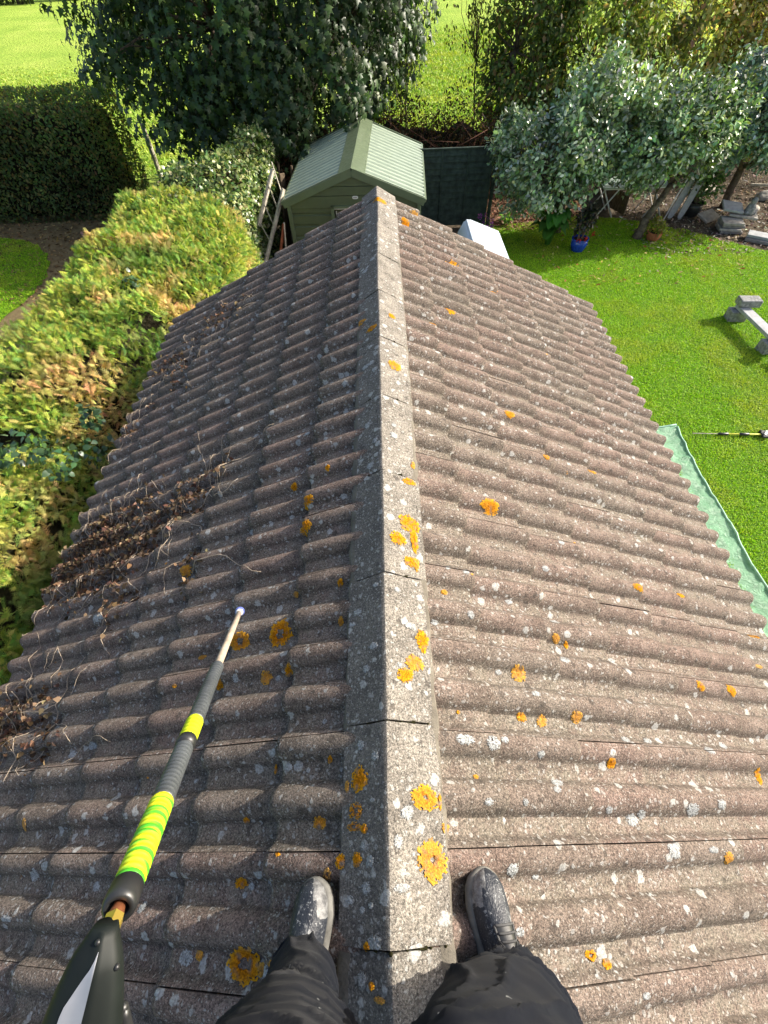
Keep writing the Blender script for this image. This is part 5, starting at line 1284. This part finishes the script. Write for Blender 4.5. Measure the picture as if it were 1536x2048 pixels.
HIP = {-1: (-.096, -.280, 4.38), 1: (.088, -.280, 4.38)}
KNEE = {-1: (-.166, -.285, 3.90), 1: (.206, -.250, 3.945)}
ANK = {-1: (-.208, -.262, 3.50), 1: (.258, -.300, 3.50)}
# trousers: loose cloth with folds
m, t, p, o_ = newmat('navy_work_cloth'); b = NB(t); P = b.obj()
c = b.ramp(b.noise(P, 7, 5, .65).outputs[0], [(.3, (.0035, .0045, .009)), (.55, (.006, .0075, .012)), (.75, (.013, .014, .017))]).outputs[0]
dust = b.ramp(b.noise(P, 16, 6, .75, .6).outputs[0], [(.58, 0.0), (.80, .45)]).outputs[0]
c = b.mix(dust, c, (.032, .032, .030)); c = b.mix(b.ramp(b.noise(P, 38, 3).outputs[0], [(.72, 0.0), (.76, .8)]).outputs[0], c, (.30, .31, .31))
b.l(c, p.inputs['Base Color']); p.inputs['Roughness'].default_value = .9; p.inputs['Specular IOR Level'].default_value = .10; p.inputs['Sheen Weight'].default_value = .04
wv = b.n('ShaderNodeTexWave'); wv.inputs['Scale'].default_value = 420; b.l(P, wv.inputs['Vector']); b.bump(b.math('ADD', wv.outputs['Fac'], b.noise(P, 60, 4).outputs[0]), .25, .002, p)
M['trousers'] = m; M['jacket_thread'] = simple('seam_cloth', (.004, .005, .009), .95, .1)
mb = MB()
for s in (-1, 1):
    h, k, a = Vector(HIP[s]), Vector(KNEE[s]), Vector(ANK[s])
    limb(mb, [h, h.lerp(k, .5) + Vector((0, .012, 0)), k, k.lerp(a, .45) + Vector((0, -.012, 0)), a + Vector((0, 0, .03))], [.132, .116, .088, .082, .076], 10, 20)
ball(mb, (0, -.305, 4.43), .14, (1.28, .98, 1.0)); ball(mb, (0, -.31, 4.50), .13, (1.25, .88, .9))
limb(mb, [(-.06, -.226, 4.42), (.06, -.226, 4.42)], [.058, .058])
me, V, Nn = remesh(mb, .0065, 6)
fold = np.zeros(len(V))
for i, (x, y, z) in enumerate(V):
    s = 1 if x > 0 else -1; kz = KNEE[s][2]; az = z - kz
    wgt = math.exp(-(az / .20) ** 2) + .8 * math.exp(-((z - 3.53) / .07) ** 2) + .8 * math.exp(-((z - 4.36) / .10) ** 2) + .45
    ph = (z * 58 + 12 * mnoise.noise(Vector((x * 6, y * 6, z * 4))) + s * x * 34 + y * 22)
    r1 = 1 - abs(math.sin(ph * .5)); fold[i] = wgt * (.0085 * (r1 ** 3.2) + .004 * mnoise.noise(Vector((x * 18, y * 18, z * 30)))) + .006 * mnoise.noise(Vector((x * 8, y * 8, z * 6)))
V2 = V + Nn * fold[:, None]
# hem: cut straight above the instep
V2[:, 2] = np.maximum(V2[:, 2], 3.492 + .04 * np.clip((V2[:, 1] + .30) / .08, -1, 1))
tro = setmesh('trousers', me, V2, M['trousers'])
mb = MB()
for s in (-1, 1):       # stitched outer seams
    h, k, a = Vector(HIP[s]), Vector(KNEE[s]), Vector(ANK[s]); P_ = []
    kd_ = sorted(((Vector(v) , i) for i, v in enumerate(V2) if v[0] * s > 0 and abs(v[1] - (-.268)) < .012), key=lambda q: q[0].z)
    lv = {}
    for v, i in kd_:
        z_ = round(v.z / .02)
        if z_ not in lv or v.x * s > lv[z_].x * s: lv[z_] = v
    P_ = [lv[z_] - PL for z_ in sorted(lv)]
    if len(P_) > 4: mb.tube(P_, .0022, 5)
seam = mb
# fly flap, pocket mouth and worn patches belong to the trousers
mb = MB(); mb.box((.012, -.158, 4.44), (.035, .006, .13), Matrix.Rotation(-.12, 3, 'X'), .002); o = mb.build('fly', M['trousers']); o.parent = tro
o = seam.build('seam', M['jacket_thread'], tro, True); o.location = PL
M['jacket'] = simple('dark_jacket', (.022, .026, .036), .8, .2, var=.3, bump=.3)
# jacket
SH = {-1: (-.19, -.335, 4.93), 1: (.19, -.335, 4.93)}
EL = {-1: (-.345, -.455, 4.67), 1: (.33, -.36, 4.72)}
HA = {-1: (-.298, -.285, 4.365), 1: (.215, -.20, 4.85)}
mb = MB()
limb(mb, [(0, -.345, 4.50), (0, -.345, 4.70), (0, -.345, 4.88)], [.150, .155, .15], 10, 24); ball(mb, (0, -.345, 4.86), .15, (1.28, .75, .75)); ball(mb, (0, -.34, 4.55), .15, (1.15, .85, .9))
for s in (-1, 1):
    limb(mb, [SH[s], EL[s], tuple(Vector(HA[s]).lerp(Vector(EL[s]), .2))], [.068, .055, .043], 10, 16)
limb(mb, [(0, -.345, 4.93), (0, -.34, 5.0)], [.085, .068])
me, V, Nn = remesh(mb, .013, 5)
V = V + Nn * (.006 * np.array([mnoise.noise(Vector((x * 12, y * 12, z * 16))) for x, y, z in V]))[:, None]
setmesh('jacket', me, V, M['jacket'])
# skin: one surface of head, neck, forearm ends and hands
M['skin'] = simple('skin', (.46, .27, .19), .5, .4, var=.08, bump=.08)
mb = MB(); HC = Vector((0, -.315, 5.10))
ball(mb, HC + Vector((0, -.012, .03)), .092, (.86, 1.04, 1.12)); ball(mb, HC + Vector((0, .022, -.035)), .07, (.86, .95, 1.05)); limb(mb, [HC + Vector((0, -.03, -.06)), HC + Vector((0, -.035, -.17))], [.058, .062])
limb(mb, [HC + Vector((0, .085, .015)), HC + Vector((0, .105, -.018))], [.010, .015]); ball(mb, HC + Vector((0, .083, -.052)), .02, (1.1, .6, .5)); ball(mb, HC + Vector((0, .072, -.09)), .026, (1, .8, .8))
for s in (-1, 1):
    ball(mb, HC + Vector((s * .082, -.012, .0)), .028, (.4, .8, 1.15)); ball(mb, HC + Vector((s * .034, .076, .03)), .018, (1.3, .6, .5))
def hand(mb, w_, dirv, palm_n, curl, s):
    """palm, four unequal bent fingers and a thumb from the side of the palm"""
    d = Vector(dirv).normalized(); n = (Vector(palm_n) - d * Vector(palm_n).dot(d)).normalized(); x = d.cross(n) * s
    w_ = Vector(w_); limb(mb, [w_ - d * .06, w_, w_ + d * .04], [.032, .028, .032])
    for k, off_ in enumerate((-.026, -.009, .009, .026)): limb(mb, [w_ + x * off_ * .6 + d * .02, w_ + x * off_ + d * .085], [.018, .014], 5, 10)
    for k, (off_, ln) in enumerate(((-.030, .070), (-.010, .080), (.010, .075), (.029, .058))):
        p0 = w_ + x * off_ + d * .085; a = curl; P = [p0]; q = d.copy()
        for j, f in enumerate((.45, .32, .23)):
            q = (q * math.cos(a) + n * math.sin(a)); nn = (n * math.cos(a) - d * math.sin(a)); P.append(P[-1] + q * ln * f); a2 = a; a = curl * (1 + .45 * (j + 1)) if False else curl
            d_loc = q; n = n
            q = (Matrix.Rotation(curl, 3, d.cross(n)) @ q)
        limb(mb, P, [.0105, .0098, .009, .008], 5, 8)
    limb(mb, [w_ - x * .018 + d * .02 + n * .008, w_ - x * .050 + d * .05 + n * .022, w_ - x * .052 + d * .078 + n * .040, w_ - x * .040 + d * .098 + n * .052], [.016, .012, .011, .009], 5, 10)
hand(mb, HA[1], (-.28, .55, .55), (-.7, .1, -.2), .35, 1)
limb(mb, [EL[1], HA[1]], [.042, .030])
me, V, Nn = remesh(mb, .0045, 2)
setmesh('body', me, V, M['skin'])
M['glove'] = simple('navy_glove', (.016, .024, .05), .7, .3, var=.3, bump=.5)
mb = MB(); hand(mb, HA[-1], (.12, .85, .28), (.9, -.1, -.1), .60, -1); limb(mb, [Vector(HA[-1]).lerp(Vector(EL[-1]), .3), HA[-1]], [.040, .033])
me, V, Nn = remesh(mb, .0045, 2); setmesh('glove', me, V, M['glove'])
M['hair'] = simple('short_brown_hair', (.06, .035, .02), .7, .3, var=.4, scale=60, bump=.8)
mb = MB(); ball(mb, HC + Vector((0, -.028, .052)), .094, (.92, 1.04, 1.0)); me, V, Nn = remesh(mb, .008, 2)
V = V + Nn * (.006 * np.array([mnoise.noise(Vector((x * 60, y * 60, z * 60))) for x, y, z in V]))[:, None]; setmesh('hair', me, V, M['hair'])
mb = MB()
for s in (-1, 1): ball(mb, HC + Vector((s * .033, .084, .022)), .0125)
o = mb.build('eyes', simple('eye', (.6, .58, .55), .2, .5, var=.02, bump=0), None, True); placed(o)

# worn black trainers
m, t, p, o_ = newmat('worn_black_mesh'); b = NB(t); P = b.obj()
a_ = b.n('ShaderNodeAttribute', attribute_name='col'); sp2 = b.n('ShaderNodeSeparateColor'); b.l(a_.outputs[0], sp2.inputs[0])
c = b.ramp(b.noise(P, 25, 5, .7).outputs[0], [(.3, (.010, .013, .020)), (.6, (.022, .026, .034)), (.8, (.06, .06, .06))]).outputs[0]
spl = b.ramp(b.noise(P, 105, 5, .8).outputs[0], [(.585, 0.0), (.63, .95)]).outputs[0]
st_ = b.n('ShaderNodeMapping'); st_.inputs['Scale'].default_value = (60, 14, 40); b.l(P, st_.inputs[0])
st2 = b.ramp(b.noise(st_.outputs[0], 1.0, 4, .7).outputs[0], [(.60, 0.0), (.67, .85)]).outputs[0]
c = b.mix(b.math('MAXIMUM', b.math('MULTIPLY', spl, sp2.outputs[1]), b.math('MULTIPLY', st2, sp2.outputs[1])), c, (.36, .37, .37))
cap = b.math('GREATER_THAN', b.math('ADD', sp2.outputs[0], b.math('MULTIPLY_ADD', b.noise(P, 45, 5, .7).outputs[0], 1.2, -.6)), .5)
c = b.mix(cap, c, b.ramp(b.noise(P, 60, 4).outputs[0], [(.35, (.08, .08, .08)), (.6, (.22, .22, .215))]).outputs[0])
b.l(c, p.inputs['Base Color']); p.inputs['Roughness'].default_value = .55; p.inputs['Specular IOR Level'].default_value = .45
vw = b.n('ShaderNodeTexVoronoi'); vw.inputs['Scale'].default_value = 210; b.l(P, vw.inputs['Vector']); b.bump(vw.outputs['Distance'], .5, .002, p)
M['shoe'] = m
M['sole'] = simple('worn_sole', (.15, .145, .13), .8, .2, var=.25, scale=30, bump=.3)
M['lace'] = simple('grey_lace', (.07, .07, .07), .8, .2, var=.2, bump=.2)
def shoe(s, toe, yaw):
    """local: y towards the toe (0 heel .. .285), x outwards, z up from the sole"""
    L_ = .290
    def half(t, inner): # half width of the sole
        w_ = np.interp(t, [0, .04, .12, .3, .45, .62, .74, .86, .94, .985, 1.0], [.006, .022, .033, .035, .036, .045, .049, .045, .033, .016, .004])
        return w_ * (1.06 if inner else .97) if .5 < t < .98 else w_
    def high(t): return np.interp(t, [0, .05, .2, .33, .45, .6, .75, .88, .96, 1.0], [.055, .085, .098, .098, .088, .070, .055, .046, .034, .012])
    NTq, NA = 46, 22; V = []; F = []; C_ = []
    for i in range(NTq):
        t = .5 - .5 * math.cos(math.pi * i / (NTq - 1)); h = high(t)
        for k in range(NA):
            a = math.pi * k / (NA - 1); cx = math.cos(a); w_ = half(t, cx * s < 0)
            x = w_ * math.copysign(abs(cx) ** .72, cx) * (1 - .10 * math.sin(a)); z = .026 + h * math.sin(a) ** .85
            dents = .0025 * mnoise.noise(Vector((x * 40, t * 12, z * 40 + s))); V.append((x, t * L_, z + dents))
            inner = cx * s < 0
            capm = max(0, min(1, (t - .80) / .10)) * (.9 if inner and math.sin(a) < .92 else .25) + (max(0, min(1, (t - .70) / .06)) * .7 if inner and math.sin(a) < .70 else 0)
            C_.append((min(1, capm), .95 if s < 0 else .75, 0))
    for i in range(NTq - 1):
        for k in range(NA - 1): F.append((i * NA + k, i * NA + k + 1, (i + 1) * NA + k + 1, (i + 1) * NA + k))
    rt = Matrix.Translation(toe) @ Matrix.Rotation(s * TH * .78, 4, 'Y') @ Matrix.Rotation(yaw, 4, 'Z') @ Matrix.Rotation(-.03, 4, 'X') @ Matrix.Translation((0, -L_, 0))
    sh_ = mk('shoe', V, F, M['shoe'], None, col=C_, smooth=True); sh_.matrix_world = rt; sh_.parent = pe; sh_.matrix_parent_inverse = Matrix.Translation(-PL)
    # sole: rounded rim standing out a little
    V = []; F = []; n = 40; lay = [(.90, .0), (1.03, .004), (1.075, .014), (1.06, .026), (.99, .034), (.90, .033)]
    for f, z in lay:
        for i in range(2 * n):
            t = (.5 - .5 * math.cos(math.pi * (i % n + .5) / n)) if i < n else (.5 + .5 * math.cos(math.pi * (i % n + .5) / n)); sx = 1 if i < n else -1
            w_ = half(t, sx * s < 0) * f + (.003 if f > 1 else 0); V.append((sx * w_, L_ * .5 + (t - .5) * L_ * (1 + (f - 1) * .35) , z))
    q = 2 * n
    for j in range(len(lay) - 1):
        for i in range(q): F.append((j * q + i, j * q + (i + 1) % q, (j + 1) * q + (i + 1) % q, (j + 1) * q + i))
    F.append(tuple(range(q))[::-1]); mk('sole', V, F, M['sole'], sh_, smooth=True)
    # tongue opening, eyelet strips and laces
    mb = MB()
    def on(t, a, up=.003):
        w_ = half(t, math.cos(a) * s < 0); return Vector((w_ * math.copysign(abs(math.cos(a)) ** .72, math.cos(a)) * (1 - .10 * math.sin(a)), t * L_, .026 + high(t) * math.sin(a) ** .85 + up))
    for t in (.42, .47, .52, .57):
        mb.tube([on(t, a, .004) for a in np.linspace(1.05, 2.09, 8)], .0028, 6)
    mb.tube([on(.42, 1.4, .01), on(.46, 1.1, .016), on(.52, 1.0, .010), on(.47, 1.3, .012)], .002, 6); mb.tube([on(.42, 1.7, .01), on(.47, 2.0, .016), on(.53, 2.2, .008)], .002, 6)
    mb.tube([on(t, 1.02, .002) for t in np.linspace(.36, .62, 8)], .0035, 6); mb.tube([on(t, 2.12, .002) for t in np.linspace(.36, .62, 8)], .0035, 6)
    mb.tube([on(.62, a, .002) for a in np.linspace(1.02, 2.12, 8)], .003, 6)
    mb.build('laces', M['lace'] if s > 0 else M['black_plastic'], sh_, True)
    mb = MB(); Vq = [on(t, a, .0012) for t in np.linspace(.36, .615, 8) for a in np.linspace(1.12, 2.02, 6)]
    mb.add(Vq, [(i * 6 + k, i * 6 + k + 1, (i + 1) * 6 + k + 1, (i + 1) * 6 + k) for i in range(7) for k in range(5)]); mb.build('tongue', M['black_plastic'], sh_, True)
def sole_z(x): return Z0 - abs(x) * ST / CT + .043 / CT
shoe(-1, Vector((-.194, -.088, sole_z(.200))), -.03)
shoe(1, Vector((.243, -.074, sole_z(.250))), .04)

# ------------------------------------------------------------------ the lance in the left hand
P0 = Vector((-.5624, .7128, 3.4009)); P1 = Vector((-.2549, -.0719, 4.4240)); AX = (P1 - P0).normalized()
la = empty('pressure_lance', tuple(P1), 'cleaning lance with ribbed grey and neon yellow sleeves held over the left slope', 'lance')
LQ = AX.to_track_quat('Z', 'Y'); la.rotation_mode = 'QUATERNION'; la.rotation_quaternion = LQ; LTOT = (P1 - P0).length
def prt(name, prof, mat, seg=18, sm=True):
    mb = MB(); mb.lathe([(r, z - LTOT) for r, z in prof], seg); o = mb.build(name, mat, la, sm); return o
M['rod'] = simple('pale_rod', (.42, .34, .26), .5, .4, var=.2, bump=.1)
M['sleeve'] = simple('ribbed_grey_sleeve', (.055, .062, .068), .45, .45, var=.2, bump=.15)
M['neon'] = simple('neon_yellow_sleeve', (.48, .58, .015), .4, .4, var=.05, bump=.08)
m, t, p, o_ = newmat('neon_striped_sleeve'); b = NB(t); wv = b.n('ShaderNodeTexNoise'); mp = b.n('ShaderNodeMapping'); mp.inputs['Scale'].default_value = (7, 7, 95); b.l(b.obj(), mp.inputs[0]); b.l(mp.outputs[0], wv.inputs['Vector']); wv.inputs['Scale'].default_value = 1.0; wv.inputs['Detail'].default_value = 1
b.l(b.ramp(wv.outputs[0], [(.40, (.60, .58, .010)), (.50, (.38, .60, .02)), (.57, (.06, .36, .02))]).outputs[0], p.inputs['Base Color']); p.inputs['Roughness'].default_value = .35; M['neon2'] = m
M['copper'] = simple('dull_copper', (.30, .11, .05), .4, .5, .7, bump=.1); M['brass'] = simple('brass', (.62, .46, .10), .35, .5, .8, var=.1, bump=.05)
M['tip_blue'] = simple('blue_nozzle', (.10, .13, .34), .4, .4)
def ribs(z0_, z1_, r, pitch, amp):
    out = [(r * .6, z0_), (r * .95, z0_ + .001)]; n = max(3, int((z1_ - z0_) / pitch))
    for k in range(n):
        a = z0_ + (z1_ - z0_) * k / n; h = (z1_ - z0_) / n
        out += [(r - amp, a + h * .06), (r - amp * .1, a + h * .3), (r, a + h * .5), (r - amp * .1, a + h * .75)]
    return out + [(r * .95, z1_ - .001), (r * .6, z1_)]
prt('rod', [(.001, .012), (.009, .014), (.0098, .3), (.0102, .62)], M['rod'])
prt('nozzle', [(.001, -.012), (.010, -.012), (.0155, -.004), (.0185, .006), (.018, .014), (.013, .022), (.001, .024)], M['tip_blue'])
prt('nozzle_ring', [(.0125, .0185), (.0135, .022), (.012, .0255), (.002, .027)], M['white_paint'])
prt('black_sleeve', ribs(.60, .895, .0158, .0145, .0032), M['sleeve'])
prt('yellow_sleeve', ribs(.895, .966, .0160, .012, .0028), M['neon'])
prt('collar', [(.010, .963), (.0165, .966), (.0168, .980), (.012, .984), (.007, .986)], M['black_plastic'])
prt('black_sleeve', ribs(.990, 1.130, .0154, .0095, .0030), M['sleeve'])
prt('yellow_sleeve', ribs(1.130, 1.270, .0162, .0085, .0026), M['neon2'])
prt('collar', [(.011, 1.266), (.0168, 1.270), (.0170, 1.292), (.0155, 1.297), (.011, 1.299), (.010, 1.29), (.006, 1.288)], M['black_plastic'], 24)
prt('copper_tube', [(.0058, 1.25), (.0062, 1.295), (.0075, 1.303), (.0062, 1.308), (.006, 1.315)], M['copper'])
prt('brass_nut', [(.005, 1.306), (.0092, 1.307), (.0096, 1.318), (.0092, 1.332), (.005, 1.333)], M['brass'], 6, False)
# trigger gun: its shell widens towards the hand
SP = [Vector(q) for q in ((-.2542, -.0631, 4.4329), (-.2564, -.085, 4.4295), (-.2613, -.110, 4.4176), (-.2655, -.134, 4.4062), (-.270, -.1685, 4.3873), (-.2765, -.2228, 4.3479))]
GW = [.0105, .0225, .0300, .0350, .0300, .0210]; GT = [.009, .014, .018, .021, .021, .019]
def gun_at(t):
    f = t * (len(SP) - 1); i = min(int(f), len(SP) - 2); f -= i
    return SP[i].lerp(SP[i + 1], f), GW[i] + (GW[i + 1] - GW[i]) * f, GT[i] + (GT[i + 1] - GT[i]) * f
GA = (SP[-1] - SP[0]).normalized(); GX = Vector((1, -.016, -.029)); GX = (GX - GA * GX.dot(GA)).normalized(); GN = GX.cross(GA)
if GN.z < 0: GN = -GN
LI = (Matrix.Translation(P1) @ LQ.to_matrix().to_4x4()).inverted()
def gpt(t, a, k=1.0):
    c, w_, h = gun_at(t); ca, sa = math.cos(a), math.sin(a)
    return LI @ (c + GX * w_ * k * math.copysign(abs(ca) ** .8, ca) + GN * (h * k * (sa if sa < 0 else sa ** .8) + .004 * max(0, 1 - abs(ca - .25) * 3) * k))
V = []; F = []; n = 28; T_ = 22
for j in range(T_ + 1):
    for k in range(n): V.append(gpt(j / T_, 2 * math.pi * k / n))
for j in range(T_):
    for k in range(n): F.append((j * n + k, j * n + (k + 1) % n, (j + 1) * n + (k + 1) % n, (j + 1) * n + k))
F.append(tuple(range(n))[::-1]); F.append(tuple(T_ * n + k for k in range(n)))
gun = mk('trigger_gun', V, F, simple('gun_green_black', (.005, .008, .007), .6, .3, var=.25, bump=.08), la, smooth=True)
V = []; F = []
for j in range(13):
    t = .09 + .62 * j / 12; ul = np.interp(t, [.09, .42, .8], [1.30, 1.92, 1.95]); ur = np.interp(t, [.09, .8], [1.28, 1.45])
    for k in range(6): V.append(gpt(t, ul + (ur - ul) * k / 5) + (LI.to_3x3() @ GN) * .0007)
for j in range(12):
    for k in range(5): F.append((j * 6 + k, j * 6 + k + 1, (j + 1) * 6 + k + 1, (j + 1) * 6 + k))
mk('silver_flash', V, F, simple('silver_flash', (.38, .39, .41), .4, .5, .2, var=.06, bump=.02), gun, smooth=True)
for t, a in ((.05, 1.5), (.22, .35), (.66, 2.45), (.74, 2.5)):
    mb = MB(); q = gpt(t, a); ball(mb, q, .0028, seg=8); mb.build('screw', M['black_plastic'], gun, True)
mb = MB(); limb(mb, [gpt(.55, -.6), gpt(.75, -.55, 1.5), gpt(.92, -.6, 1.7)], [.005, .005, .004], 5, 8); mb.build('trigger', M['black_plastic'], gun, True)
